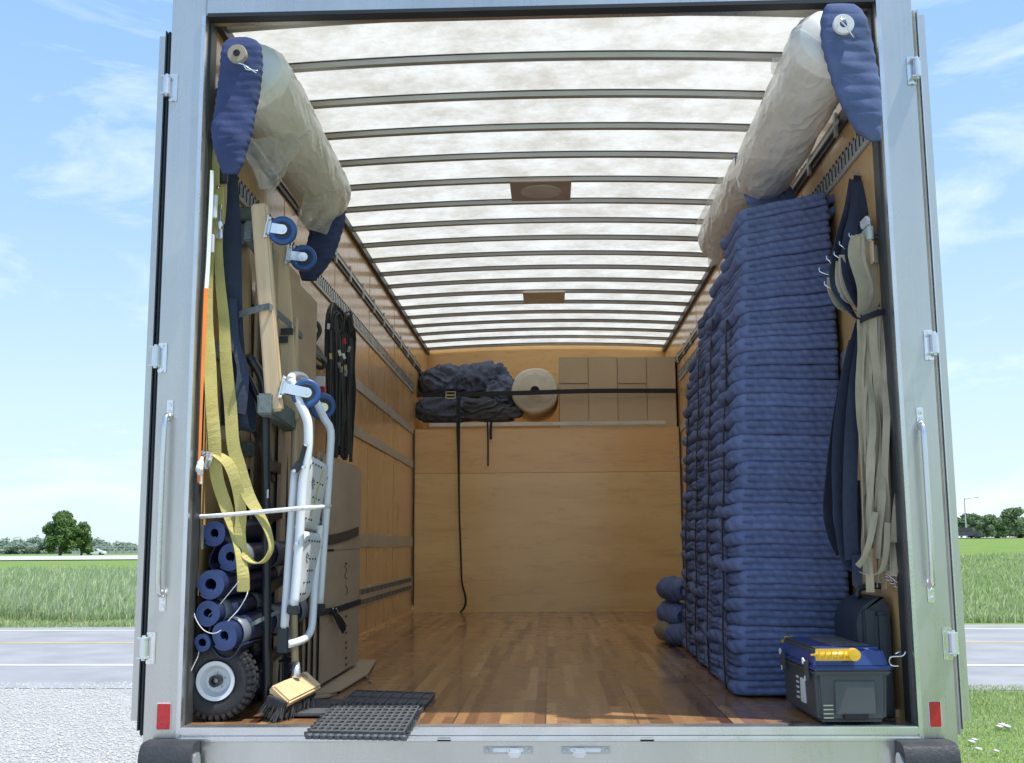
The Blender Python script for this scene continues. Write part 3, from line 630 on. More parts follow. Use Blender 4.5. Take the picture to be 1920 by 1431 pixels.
# latches in the sill
for u, s in ((953, 1), (1098, -1)):
    c = P(u, 1407, -.03)
    pl = MB().box((c.x, -.029, c.z), (.16, .005, .024), None, .0022).build('sill_latch', 'galv', truck)
    mb = MB(); mb.box((c.x+s*.02, -.044, c.z-.006), (.042, .024, .028), Matrix.Rotation(R(14), 3, 'X'), .007); mb.box((c.x, -.034, c.z+.002), (.10, .008, .014), None, .003)
    mb.build('latch_lever', 'zinc', pl, auto=40)
    mb = MB()
    for q in (-.068, .068): mb.lathe([(0, -.006), (.006, -.005), (.007, 0)], (c.x+q, -.031, c.z), (0, 1, 0), 10)
    mb.build('bolt', 'galv', pl)
# chassis and wheels under the box
mb = MB()
for s in (-1, 1): mb.box((s*.42, 3.6, -.30), (.09, 7.0, .22))
for y in (.6, 2, 3.4, 4.8, 6.2): mb.box((0, y, -.14), (2.3, .08, .1))
mb.build('chassis_frame', 'darkmetal', truck)
for s in (-1, 1):
    for x in (1.0, .72):
        mb = MB(); mb.lathe([(.28, -.11), (.44, -.12), (.475, -.08), (.48, 0), (.475, .08), (.44, .12), (.28, .11)], (s*x, 2.9, G+.478), (1, 0, 0), 32, True)
        w_ = mb.build('truck_wheel', 'tyre', truck, auto=40); MB().lathe([(0, -.02), (.2, -.05), (.29, -.1), (.29, .1), (0, .02)], (s*x, 2.9, G+.478), (1, 0, 0), 24).build('rim', 'galv', w_, auto=40)
MB().tube([(-1, 2.9, G+.478), (1, 2.9, G+.478)], .06, 10).build('axle', 'darkmetal', truck)
# logistic rails on both walls
def rail(s, z, h, kind, y0=.12, y1=L1-.06):
    x = s*(W2-.006); o = MB().box((x, (y0+y1)/2, z), (.010, y1-y0, h), None, .002).build('logistic_rail', 'galv' if kind != 'top' else 'darkmetal', truck)
    xi = s*(W2-.0125)
    if kind == 'slot':
        mb = MB(); y = y0+.03
        while y < y1-.02: mb.box((xi, y, z), (.003, .018, h*.62), None, .001); y += .05
        mb.build('rail_rib', 'alu_bright', o)
        mb = MB(); y = y0+.03
        while y < y1-.02: mb.box((xi, y, z+h*.37), (.003, .012, .014)); mb.box((xi, y+.025, z), (.002, .008, h*.55)); y += .05
        mb.build('rail_slot', 'hole', o)
    if kind == 'bars':
        mb = MB(); y = y0+.05
        while y < y1-.1:
            for dz in (-.032, .032): mb.box((xi, y+.10, z+dz), (.003, .165, .032))
            y += .2
        mb.build('rail_slot', mat('slot_grey', (.12, .12, .12), .6), o)
    if kind == 'top':
        mb = MB(); mb.box((s*(W2-.018), (y0+y1)/2+.2, z-.002), (.006, y1-y0-.3, .016)); y = y0+.4
        while y < y1-.1: mb.box((s*(W2-.016), y, z), (.012, .03, h+.02)); y += .46
        mb.build('rail_bar', 'galv', o)
for s in (-1, 1):
    rail(s, 2.235, .075, 'top', .12, 6.6)
    rail(s, 1.985 if s < 0 else 2.06, .085, 'slot'); rail(s, 1.60, .065, 'plain'); rail(s, 1.30, .065, 'plain'); rail(s, .62, .085, 'plain'); rail(s, .262, .12, 'bars' if s < 0 else 'plain', 1.9)

# ================================================================== LOAD: moving blankets, four stacks on the right
def stack_x(z): return .742+.088*max(0, z/1.92)**1.6
def blanket_mesh(seed, w=.44, d=.475, h=.052, lobes=2):
    """folded quilted blanket: origin at its left front bottom corner; long folded edge left (x=0), folds showing at the front (y=0)"""
    r = random.Random(seed); ph = [r.uniform(0, 6.28) for _ in range(6)]; bm = bmesh.new(); per = []
    rad = .035; nl = 13
    def add(x, y, k, nn): per.append((x, y, k, nn))
    for i in range(22): add(rad+(w-rad)*(1-i/21), 0, 'f', (0, -1))
    for i in range(1, 6): a = math.pi/2*i/6; add(rad-rad*math.sin(a), rad-rad*math.cos(a), 'c', (-math.sin(a), -math.cos(a)))
    for i in range(16): add(0, rad+(d-2*rad)*i/15, 'l', (-1, 0))
    for i in range(1, 5): a = math.pi/2*i/5; add(rad-rad*math.cos(a), d-rad+rad*math.sin(a), 'b', (-math.cos(a), math.sin(a)))
    for i in range(10): add(rad+(w-rad)*i/9, d, 'b', (0, 1))
    for i in range(1, 5): add(w, d-d*i/5, 'r', (1, 0))
    n = len(per); rows = []
    side_split = r.choice((0, 0, 1)); fl = 2; off_l = r.uniform(-.004, .02)
    for j in range(nl):
        t = j/(nl-1); row = []
        for i, (x, y, k, nn) in enumerate(per):
            s_ = i/n
            if k == 'f' or k == 'c':
                q = fl if x > .05 else 1.0+ (fl-1)*max(0, (x-.015))/.035 if x > .015 else 1
                lob = abs(math.sin(math.pi*t*fl))**.55 if x > .03 else abs(math.sin(math.pi*t))**.5
                o = -.010+.013*lob
                o += .0012*math.sin(x*150+6*t+ph[2])*(abs(math.sin(math.pi*t*fl)))
            else:
                lob = abs(math.sin(math.pi*t))**.5; o = -.014+.027*lob+(.010*math.sin(y*14+ph[1])*.5 if k == 'l' else 0)
                if k == 'l' and side_split: o -= .008*math.exp(-((t-.5)/.10)**2)
            o += .004*noise.noise(Vector((x*9, y*9, t*1+seed)))
            if k == 'l': o += .5*off_l
            sag = .004*math.sin(x*9+1)+.006*math.sin(y*12+2.2)+.0012*math.sin(x*31+y*27+ph[5])+.0012*math.sin(y*23+ph[4])
            ease = 1-.10*math.exp(-((min(t, 1-t))/.12)**2)*0
            row.append(bm.verts.new((x+nn[0]*o, y+nn[1]*o, h*t*1.08-.002+sag)))
        rows.append(row)
    for j in range(nl-1):
        for i in range(n): bm.faces.new((rows[j][i], rows[j][(i+1) % n], rows[j+1][(i+1) % n], rows[j+1][i]))
    for row, z in ((rows[0], 0), (rows[-1], h)):
        c = bm.verts.new((w*.5, d*.5, z+.004))
        for i in range(n): bm.faces.new((row[i], row[(i+1) % n], c))
    bmesh.ops.recalc_face_normals(bm, faces=bm.faces)
    for f in bm.faces: f.smooth = True
    me = bpy.data.meshes.new('folded_blanket'); bm.to_mesh(me); bm.free(); me.materials.append(M['quilt']); return me
BM_ = [blanket_mesh(k) for k in range(9)]
ORD = ['topmost', 'second from the top', 'third from the top', 'fourth from the top', 'fifth from the top', 'sixth from the top', 'seventh from the top', 'eighth from the top', 'ninth from the top', 'tenth from the top'] + [q+' from the top' for q in 'eleventh twelfth thirteenth fourteenth fifteenth sixteenth seventeenth eighteenth nineteenth twentieth twenty-first twenty-second'.split()]
BOT = ['lowest', 'second from the floor', 'third from the floor', 'fourth from the floor', 'fifth from the floor', 'sixth from the floor', 'seventh from the floor', 'eighth from the floor', 'ninth from the floor', 'tenth from the floor'] + [q+' from the floor' for q in 'eleventh twelfth thirteenth fourteenth fifteenth sixteenth seventeenth eighteenth nineteenth twentieth twenty-first twenty-second'.split()]
STK = [(.634, 1.915, 'nearest stack'), (1.135, 1.82, 'second stack from the opening'), (1.63, 1.76, 'third stack from the opening'), (2.12, 1.60, 'farthest stack against the right wall')]
for si, (y0, top, nm) in enumerate(STK):
    r = random.Random(50+si); z = .002; zs = []
    while z < top-.045:
        h = r.uniform(.0485, .056); zs.append((z, h)); z += h
    sc_ = (top-.002)/z
    n = len(zs)
    for i, (z, h) in enumerate(zs):
        z *= sc_; h *= sc_
        o = bpy.data.objects.new('folded_blanket', BM_[r.randrange(9)]); COL.objects.link(o)
        jx = r.uniform(-.012, .012) if i else 0
        o.location = (stack_x(z)+jx+(.010*si), y0+r.uniform(-.006, .008)-(.03*(z/1.92)**2 if si == 0 else 0), z)
        o.scale = (1.0*(1.185-o.location.x)/.455, 1, h/.052)
        tilt = 0
        k = n-1-i
        if si == 0: tilt = -R(13)*max(0, 1-k/13)
        o.rotation_euler = (0, tilt, R(r.uniform(-.8, .8)))
        lab = (ORD[k] if k < i else BOT[i])
        tag(o, 'blue quilted folded blanket, '+lab+' in the '+nm, 'blanket', 'folded moving blankets stacked along the right wall')
# straps cinching the stacks
for si, (y0, top, nm) in enumerate(STK):
    for ys in ((.20,) if si == 0 else (.22,)):
        y = y0+ys; pts = []
        zz = .0
        while zz < top*(.80 if si == 0 else .9): pts.append((stack_x(zz)+.010*si-.024-.006*abs(math.sin(zz*60)), y+.012*math.sin(zz*3+si), zz+.01)); zz += .06
        MBs = MB().ribbon(pts, .026, (0, 1, 0), .003, 2)
        tag(MBs.build('cinch_strap', 'black', smooth=False), 'black webbing strap running down the side of the '+nm, 'strap', 'straps round the blanket stacks')
# the two blankets that curl up the wall on top
def sheet_pad(name, rows, thick, m, label=None, cat=None, group=None, parent=None, nu=28, nv=60, ridge=.035, ramp=.004, endround=.1, seed=0):
    """padded cloth: rows of (left point, right point) in 3D, bulging cross-section, quilt ridges"""
    Ls = spline([Vector(a) for a, b in rows], 8); Rs = spline([Vector(b) for a, b in rows], 8); nL = len(Ls)
    mb = MB(); tot = sum((Ls[i+1]-Ls[i]).length for i in range(nL-1))
    dist = [0]
    for i in range(nL-1): dist.append(dist[-1]+((Ls[i+1]+Rs[i+1])/2-(Ls[i]+Rs[i])/2).length)
    def fn(i, j):
        q = j*(nL-1); k = min(int(q), nL-2); f = q-k; a = Ls[k].lerp(Ls[k+1], f); b = Rs[k].lerp(Rs[k+1], f); dd = dist[k]+(dist[k+1]-dist[k])*f
        c = (a+b)/2; hx = (b-a)/2; tg = ((Ls[k+1]+Rs[k+1])-(Ls[k]+Rs[k])).normalized(); nn = hx.cross(tg).normalized()
        th = i*2*math.pi; cs, sn = math.cos(th), math.sin(th)
        env = min(1, (min(dd, dist[-1]-dd)/endround+.12))**.5 if endround else 1
        T = thick*.5*env
        sx_ = math.copysign(abs(cs)**.75, cs); sy_ = math.copysign(abs(sn)**.55, sn)
        rg = 1+(ramp/max(thick*.5, .001))*(abs(math.sin(dd/ridge*math.pi+1.5*noise.noise(c*6)))**.6-.6)*2
        wob = .016*noise.noise((c+hx*sx_)*5+Vector((seed, 0, 0)))+.006*abs(noise.noise(Vector(((c+hx*sx_).x*16, (c+hx*sx_).y*10, (c+hx*sx_).z*5))))+.003*noise.noise((c+hx*sx_)*18)
        return c+hx*sx_*(1+.02*math.sin(dd/ridge*math.pi*2))+nn*(sy_*T*rg+wob)
    V = mb.grid(fn, nu, nv, closeu=True)
    mb.bm.faces.new(V[0]); mb.bm.faces.new(V[-1][::-1])
    o = mb.build(name, m, parent, smooth=True)
    if parent is None: tag(o, label, cat, group)
    return o
for k, (v0, v1) in enumerate(((403, 352), (418, 372))):
    y = .66
    rows = [((P(1402+k*3, v0+4, .64)), (P(1402+k*3, v0+4, 1.05)))]
    for u, f in ((1440, .02), (1500, .22), (1550, .55), (1608, 1.2)):
        vv = v0+2-(v0-v1)*f; rows.append((P(u, vv, .64), P(u, vv, .64)+Vector((0, .40, 0))))
    sheet_pad('folded_blanket', rows, .050, 'quilt', ('topmost loose' if k == 0 else 'second loose')+' blue blanket curling up the wall above the nearest stack', 'blanket', 'folded moving blankets stacked along the right wall', ridge=.4, ramp=0, nv=40, endround=.03, seed=k)
# rolled blankets behind the stacks
def rolled(name, c, axis, rad, ln, m, label, cat, group=None, seed=0):
    mb = MB(); ax = Vector(axis).normalized(); a = ax.orthogonal().normalized(); b = ax.cross(a); c = Vector(c)
    def fn(i, j):
        th = i*2*math.pi; t = (j-.5)*2; e = (1-abs(t)**5*.35); rr = rad*e*(1+.10*noise.noise(Vector((math.cos(th)*1.3, math.sin(th)*1.3, t*2+seed)))+.05*math.sin(j*34+seed))
        return c+ax*ln*.5*t+a*rr*math.cos(th)+b*rr*math.sin(th)*.9
    V = mb.grid(fn, 24, 40, closeu=True)
    # spiral ends, sunk in steps
    for row, s in ((V[0], -1), (V[-1], 1)):
        prev = row; cc = sum((v.co for v in row), Vector())/len(row)
        for q, dp in ((.86, .012), (.76, -.012), (.6, .008), (.5, -.012), (.3, .006), (.15, -.03)):
            nr = [mb.bm.verts.new(cc+(v.co-cc)*q+ax*s*dp) for v in row]
            for k in range(len(row)): mb.bm.faces.new((prev[k], prev[(k+1) % len(row)], nr[(k+1) % len(row)], nr[k]))
            prev = nr
        mb.bm.faces.new(prev)
    return tag(mb.build(name, m, smooth=True), label, cat, group)
g = 'rolled blankets behind the stacks'
c = P(1264, 1104, 3.0); rolled('rolled_blanket', c, (.30, -.95, .0), .072, .32, 'quilt_pale', 'rolled blue blanket, uppermost of the pile beyond the stacks', 'blanket', g, 1)
c = P(1262, 1150, 3.05); rolled('rolled_blanket', c, (.25, -.95, -.03), .074, .32, 'quilt_pale', 'rolled blue blanket in the middle of the pile beyond the stacks', 'blanket', g, 2)
c = P(1264, 1182, 2.95); rolled('rolled_blanket', (c.x+.0, c.y+.1, .078), (.3, -.95, 0), .075, .30, mat('tan_blanket', (.30, .25, .16), .95, 0, .2, 20), 'tan rolled blanket under the blue ones beyond the stacks', 'blanket', g, 3)
c = P(1283, 1200, 2.78); rolled('rolled_blanket', (c.x, c.y, .07), (.5, -.9, .1), .065, .30, 'quilt', 'blue rolled blanket on the floor touching the farthest stack', 'blanket', g, 4)

# ================================================================== packing rolls and sling pads
def packroll(axis_pts, rad, label, name='bubble_wrap_roll', seed=0, bulge=None):
    a, b = [Vector(q) for q in axis_pts]; t = empty(name, (a+b)/2-Vector((0, 0, rad)), label, 'packing roll', 'large bagged packing rolls slung under the roof')
    ax = (b-a).normalized(); x = ax.orthogonal().normalized(); y = ax.cross(x); ln = (b-a).length
    mb = MB()
    def fn(i, j):
        th = i*2*math.pi; s_ = j; e = 1-.18*max(0, 1-s_*ln/.05)-.12*max(0, 1-(1-s_)*ln/.08)
        n_ = noise.noise(Vector((math.cos(th)*1.8, math.sin(th)*1.8, s_*ln*5+seed))); n2 = noise.noise(Vector((math.cos(th)*5+s_*9, math.sin(th)*5-s_*6, s_*ln*9+seed)))
        wr = abs(noise.noise(Vector((math.cos(th)*3+s_*2+n_, math.sin(th)*3-n_, s_*ln*5+seed+9)))); w2 = abs(noise.noise(Vector((math.cos(th)*7+n2*2, math.sin(th)*7+s_*14, s_*ln*10+seed+31))))
        rr = rad*e*(1+.05*n_+.03*n2+.17*max(0, .13-wr)+.12*max(0, .09-w2))
        return a+ax*ln*s_+x*rr*math.cos(th)+y*rr*math.sin(th)
    V = mb.grid(fn, 130, 220, closeu=True); mb.bm.faces.new(V[0]); mb.bm.faces.new(V[-1][::-1])
    o = mb.build('bagged_roll', 'foamroll', t, smooth=True); 
    return t, ax
def film_sheet(name, corners, parent, nu=30, nv=30, amp=.02, seed=0, m='film'):
    A, B, C_, D = [Vector(q) for q in corners]
    nn = (B-A).cross(D-A).normalized(); mb = MB()
    def fn(i, j):
        p = (A*(1-i)+B*i)*(1-j)+(D*(1-i)+C_*i)*j
        return p+nn*amp*(noise.noise(p*11+Vector((seed, 0, 0)))*1.6+math.sin(i*9+j*4+seed)*.5*j)+Vector((0, 0, .2*amp*noise.noise(p*20)))
    mb.grid(fn, nu, nv); return mb.build(name, m, parent, smooth=True)
# left roll
A = Vector((-1.035, .03, 2.31)); B = Vector((-.99, 1.28, 2.14))
A = PX(472, 130, -1.035); B = PX(612, 372, -1.00)
rl, axl = packroll((A, B), .128, 'left packing roll in creased plastic, slung high along the left wall', seed=1)
film_sheet('plastic_flap', [P(455, 262, .08), P(585, 245, .42), P(512, 362, .20), P(486, 350, .12)], rl, seed=2, amp=.018)
film_sheet('plastic_flap', [P(575, 330, .8), P(655, 350, .95), P(612, 440, .88), P(560, 425, .85)], rl, seed=5, amp=.02)
MB().lathe([(.0, -.004), (.031, -.004), (.033, 0), (.033, .06), (0, .06)], PX(458, 122, -1.035)+Vector((0, -.092, 0)), (0, 1, 0), 24).build('cardboard_core', mat('core_card', (.36, .30, .22), .7), rl, auto=40)
c = PX(458, 122, -1.035)+Vector((0, -.092, 0))
mb = MB(); mb.lathe([(0, -.003), (.012, -.003), (.012, .002), (0, .002)], c+Vector((0, -.004, 0)), (0, 1, 0), 12); mb.build('core_hole', 'hole', rl)
mb = MB(); mb.tube([P(446, 118, c.y-.012), P(458, 122, c.y-.02), P(466, 128, c.y-.02), P(481, 137, c.y-.015)], .0024, 6, smooth_n=3); mb.tube([P(455, 118, c.y-.012), P(462, 130, c.y-.025), P(472, 131, c.y-.02), P(484, 133, c.y-.015)], .0022, 6, smooth_n=3); mb.build('tie_wire', 'chrome', rl, smooth=True)
def padpx(name, rows, y, yth, m, label, **k):
    R_ = []
    for q in rows:
        yy = q[3] if len(q) > 3 else y; y2 = q[4] if len(q) > 4 else yy; R_.append((P(q[0], q[2], yy), P(q[1], q[2], y2)))
    return sheet_pad(name, R_, yth, m, label, 'blanket', 'quilted pads slinging the packing rolls', **k)
yl = c.y+.012
padpx('sling_pad', [(440, 466, 72), (422, 487, 82), (416, 492, 105), (413, 490, 140), (408, 484, 180), (403, 476, 215), (398, 472, 245), (403, 462, 280), (410, 456, 305), (418, 448, 326)], yl+.035, .062, 'quilt_dark', 'dark blue quilted pad hanging over the near end of the left roll', nv=110, ramp=.0010, ridge=.028)
padpx('sling_pad', [(592, 648, 390), (584, 644, 420), (578, 636, 450), (570, 624, 480), (562, 606, 508), (566, 592, 526)], 1.22, .10, 'quilt_dark', 'dark blue quilted pad under the far end of the left roll', nv=60)
# right rolls
A = PX(1560, 70, 1.03); B = PX(1428, 330, .985)
rr1, ax1 = packroll((A, B), .132, 'nearer right packing roll in creased plastic, beside the right post', seed=11)
A2 = PX(1418, 318, 1.00); B2 = PX(1345, 455, .98)
rr2, ax2 = packroll((A2, B2), .118, 'farther right packing roll in torn plastic, above the blanket stacks', seed=17)
film_sheet('plastic_flap', [P(1345, 335, 1.6), P(1395, 330, 1.5), P(1350, 420, 1.9), P(1306, 420, 1.9)], rr2, seed=8, amp=.02)
film_sheet('plastic_flap', [P(1318, 420, 2.0), P(1362, 415, 2.0), P(1352, 500, 2.1), P(1328, 498, 2.1)], rr2, seed=9, amp=.02)
film_sheet('plastic_flap', [P(1448, 108, .25), P(1490, 108, .2), P(1480, 140, .2), P(1445, 138, .25)], rr1, seed=3, amp=.012)
yr_ = PX(1560, 70, 1.03).y
padpx('sling_pad', [(1550, 1602, 10), (1541, 1618, 26), (1539, 1628, 50), (1541, 1636, 80), (1548, 1642, 110), (1558, 1648, 145), (1571, 1650, 180), (1590, 1652, 215), (1606, 1652, 242), (1632, 1652, 264)], yr_-.055, .062, 'pad', 'blue quilted pad hanging over the near end of the right roll', nv=110, ramp=.0016, ridge=.045)
c = P(1582, 45, yr_-.10)
MB().lathe([(.014, -.003), (.034, -.003), (.036, .0), (.036, .01), (.014, .01)], c, (0, 1, 0), 28, True).build('cardboard_core', 'white_label', rr1, auto=40)
mb = MB(); mb.tube([P(1576, 32, c.y-.008), P(1580, 42, c.y-.02), P(1588, 52, c.y-.02), P(1601, 71, c.y-.008)], .0026, 6, smooth_n=3); mb.tube([P(1583, 47, c.y-.01), P(1577, 40, c.y-.025), P(1586, 36, c.y-.02), P(1590, 50, c.y-.02)], .0022, 6, smooth_n=3); mb.build('tie_wire', 'chrome', rr1, smooth=True)
ym = PX(1428, 330, .985).y
padpx('sling_pad', [(1378, 1392, 292, ym+.05, ym+.05), (1381, 1424, 318, ym, ym), (1388, 1470, 342, ym, ym), (1395, 1490, 362, ym, ym), (1404, 1492, 388, ym, ym), (1410, 1490, 410, ym, ym)], ym, .07, 'quilt', 'blue quilted pad between the two right packing rolls', nv=60)

# ================================================================== attic over the cab
shz = 1.617
def lump(name, c, s, m, label, seed, parent=None, amp=.25):
    c = Vector((c[0], c[1], max(c[2], 1.617+s[2]*.85)))
    b = bmesh.new(); bmesh.ops.create_icosphere(b, subdivisions=5, radius=1)
    for v in b.verts:
        p = v.co.copy(); q = p+Vector((seed, seed*.7, 0)); n1 = noise.noise(q*1.3); f = 1-abs(noise.noise(Vector((q.x*1.9+n1*2.5, q.y*1.5, q.z*2.1+n1*2))))*2.6
        v.co = Vector((p.x*s[0], p.y*s[1], p.z*s[2]))*(1+amp*n1+.20*f+.02*noise.noise(q*7))
        v.co.z = max(v.co.z, -s[2]*.9)
    bmesh.ops.translate(b, vec=Vector(c), verts=b.verts); mb = MB(); mb._add(b)
    return tag(mb.build(name, m, smooth=True), label, 'blanket', 'crumpled blankets on the shelf over the cab')
ya = 6.42
def at(u, v, y): return P(u, v, y)
c = at(838, 718, ya+.1); lump('crumpled_blanket', c, (.23, .20, .16), 'quilt_grey', 'crumpled blue blanket at the upper left of the shelf', 1)
c = at(834, 768, ya-.08); lump('crumpled_blanket', c, (.25, .16, .13), 'quilt_grey', 'folded blue blanket at the lower left of the shelf', 4, amp=.08)
c = at(905, 715, ya+.1); lump('crumpled_blanket', c, (.25, .20, .17), 'quilt_grey', 'crumpled blue blanket in the middle of the heap on the shelf', 9)
c = at(915, 770, ya-.08); lump('crumpled_blanket', c, (.28, .15, .11), mat('dull_grey_blanket', (.10, .11, .13), .95, 0, .2, 20), 'flattened grey blanket at the bottom of the heap on the shelf', 13)
c = at(940, 738, ya+.02); lump('crumpled_blanket', c, (.17, .18, .15), 'quilt_grey', 'blue blanket squeezed against the pale foam roll', 15)
# foam roll
c = at(1003, 732, 6.2); t = empty('foam_roll', (c.x, c.y+.3, c.z-.215), 'fat cream foam roll on the shelf beside the cartons', 'packing roll')
mb = MB(); prof = [(.03, .05), (.03, .004), (.055, .004), (.06, .012), (.10, .0), (.108, .008), (.15, -.004), (.157, .006), (.19, .004), (.21, .02), (.215, .06), (.215, .70), (0, .70)]
mb.lathe(prof, c, (0, 1, 0), 40)
for v in mb.bm.verts: v.co += Vector((.008*nzv(v.co, 7), .006*nzv(v.co, 13), .010*nzv(v.co+Vector((3, 0, 0)), 6)))
mb.build('roll', mat('cream_foam', (.66, .61, .50), .55, 0, .07, 12, .4, 30), t, smooth=True)
MB().lathe([(0, .0), (.03, .0), (.04, -.002), (.041, .004)], c, (0, 1, 0), 16).build('core', 'hole', t)
# cartons with their flaps
M['card_back'] = mat('attic_cardboard', (.54, .42, .27), .85, 0, .08, 2, .08, 40)
for k, (u0, u1, lab) in enumerate(((1049, 1157, 'brown carton on the shelf touching the foam roll'), (1159, 1266, 'brown carton on the shelf in the right corner'))):
    a = at(u0, 790, 6.2); b = at(u1, 668, 6.2); zt = b.z; t = empty('carton', ((a.x+b.x)/2, 6.5, shz), lab, 'carton', 'cartons on the shelf over the cab')
    MB().box(((a.x+b.x)/2, 6.5, (shz+zt)/2), (b.x-a.x-.004, .58, zt-shz-.004), None, .003).build('box', 'card_back', t)
    xm = (a.x+b.x)/2; fl = MB()
    for x0, x1, z0, z1, pr in ((a.x+.004, xm-.003, zt-.245, zt-.006, .012), (a.x+.003, xm-.002, shz+.004, zt-.25, .004), (xm+.003, b.x-.004, shz+.004, zt-.01, .007)):
        MB().box(((x0+x1)/2, 6.208-pr, (z0+z1)/2), (x1-x0, .004, z1-z0), None, .001).build('flap', 'card_back', t)
# black strap across the front of the shelf
a = at(783, 741, 6.13); b = at(1270, 733, 6.13)
t = empty('cargo_strap', (0, 6.13, a.z-.8), 'black cargo strap stretched across the shelf load with a tail to the floor', 'strap')
MB().ribbon([(-1.17, 6.13, a.z), (-.3, 6.10, a.z+.003), (.4, 6.10, a.z+.015), (1.17, 6.13, b.z)], .042, (0, .15, 1), .004).build('webbing', 'black', t)
mb = MB(); c = at(845, 741, 6.08); mb.box(c, (.085, .014, .008)); mb.box(c+Vector((0, 0, .03)), (.085, .014, .006)); mb.box(c+Vector((0, 0, -.03)), (.085, .014, .006)); mb.box(c+Vector((-.042, 0, 0)), (.006, .014, .065)); mb.box(c+Vector((.042, 0, 0)), (.006, .014, .065)); mb.build('buckle', mat('brass', (.55, .48, .25), .35, .8), t)
MB().ribbon([at(860, 745, 6.075), at(859, 800, 6.075), at(860, 860, 6.08), at(861, 950, 6.08), at(864, 1040, 6.08), at(866, 1090, 6.08), at(873, 1120, 6.07), at(871, 1138, 6.04), (at(863, 1148, 6.05).x, 6.03, .006)], [.035, .034, .022, .018, .016, .018, .02, .018, .016], [(1, .2, 0), (1, .2, 0), (.8, .6, 0), (.6, .8, 0), (.8, .6, 0), (.6, .8, 0), (.7, .7, 0), (.8, .5, 0), (1, 0, 0)], .004).build('strap_tail', 'black', t)
for pts, lab in (((at(914, 790, 6.075), at(915, 830, 6.078), at(915, 874, 6.078)), 'thin black strap end hanging over the batten, the longer one'), ((at(921, 790, 6.075), at(920, 805, 6.078), at(920, 824, 6.078)), 'short black strap end hanging over the batten')):
    tag(MB().ribbon(pts, .014 if 'longer' in lab else .022, (1, 0, 0), .003).build('strap_end', 'black'), lab, 'strap', 'strap ends hanging over the batten')

# ================================================================== toolbox and case on the right
ang = R(-3); fl_ = PZ(1533, 1361, 0); fr_ = PZ(1656, 1358, 0); tw = (fr_-fl_).length; tl_ = .47
t = empty('toolbox', (fl_.x+tw/2, fl_.y+.24, .0), 'grey and blue toolbox with yellow handle standing on the right of the sill', 'toolbox')
ex = (fr_-fl_).normalized(); ey = Vector((-ex.y, ex.x, 0)); 
ey = (PZ(1470, 1322, 0)-fl_); ey.z = 0; ey.normalize(); ex = Vector((ey.y, -ey.x, 0))
def TB(x, y, z): return fl_+ex*x+ey*y+Vector((0, 0, z))
rotm = Matrix((ex, ey, Vector((0, 0, 1)))).transposed()
tw = .236
def tbox(mb, x0, x1, y0, y1, z0, z1, bev=.004): mb.box(TB((x0+x1)/2, (y0+y1)/2, (z0+z1)/2), (x1-x0, y1-y0, z1-z0), rotm, bev); return mb
mb = MB(); b = bmesh.new(); bmesh.ops.create_cube(b, size=1)
for v in b.verts:
    tp = v.co.z > 0; v.co = Vector((v.co.x*(tw if tp else tw-.014)+tw/2, v.co.y*(tl_ if tp else tl_-.014)+tl_/2, .008 if not tp else .175))
bmesh.ops.bevel(b, geom=b.edges[:], offset=.014, segments=3, affect='EDGES')
for v in b.verts: v.co = TB(*v.co)
mb._add(b); body = mb.build('body', 'toolgrey', t, auto=40)
mb = MB(); tbox(mb, -.008, tw+.008, -.008, tl_+.008, .158, .176, .006); mb.build('body_rim', 'toolgrey', body)
mb = MB(); tbox(mb, .06, tw-.045, -.0035, .01, .035, .140, .002); mb.build('front_panel', mat('toolbox_grey_panel', (.075, .085, .092), .45), body)
mb = MB(); tbox(mb, .085, .165, -.006, .004, .018, .040, .003); mb.build('grip_recess', 'hole', body)
mb = MB()
for q in range(4): tbox(mb, .022, .055, .002, .014, .022+.013*q, .026+.013*q, .001)
mb.build('vent_rib', 'alu', body)
lid = MB(); b = bmesh.new(); bmesh.ops.create_cube(b, size=1)
for v in b.verts:
    tp = v.co.z > 0; k = .010 if tp else -.006; v.co = Vector(((v.co.x*2)*(tw/2-k)+tw/2, (v.co.y*2)*(tl_/2-k)+tl_/2, .178 if not tp else .245))
bmesh.ops.bevel(b, geom=b.edges[:], offset=.012, segments=3, affect='EDGES')
for v in b.verts: v.co = TB(*v.co)
lid._add(b); lo = lid.build('lid', 'toolblue', t, auto=40)
mb = MB(); tbox(mb, -.012, tw+.012, -.012, tl_+.012, .176, .188, .005); mb.build('lid_rim', 'toolblue', lo)
mb = MB(); tbox(mb, .075, tw-.03, .07, tl_-.05, .2445, .2475, .001); mb.build('lid_tray', mat('dusty_tray', (.12, .12, .13), .7, 0, .4, 20), lo)
# yellow folding handle: rounded bar at the front and rear, dark arm between
mb = MB(); b = bmesh.new(); bmesh.ops.create_cube(b, size=1); bmesh.ops.scale(b, vec=(.155, .034, .038), verts=b.verts); bmesh.ops.bevel(b, geom=b.edges[:], offset=.016, segments=5, affect='EDGES'); bmesh.ops.transform(b, matrix=rotm.to_4x4(), verts=b.verts); bmesh.ops.translate(b, vec=TB(.060, -.022, .226), verts=b.verts); mb._add(b)
mb.lathe([(0, -.021), (.019, -.020), (.021, 0), (.019, .02), (0, .02)], TB(.120, -.022, .226), ey, 20); h = mb.build('handle', 'toolyellow', t, auto=50)
mb = MB()
for q in range(5): tbox(mb, .004+.02*q, .008+.02*q, -.0415, -.038, .212, .240, .001)
mb.build('handle_rib', 'toolyellow', h)
mb = MB(); tbox(mb, .0, .055, tl_-.02, tl_+.014, .212, .246, .012); mb.build('handle_end', 'toolyellow', h)
mb = MB(); mb.bar(TB(.018, .02, .232), TB(.018, tl_-.01, .232), .026, .022, (0, 0, 1), .006); mb.build('handle_arm', 'toolgrey', h)
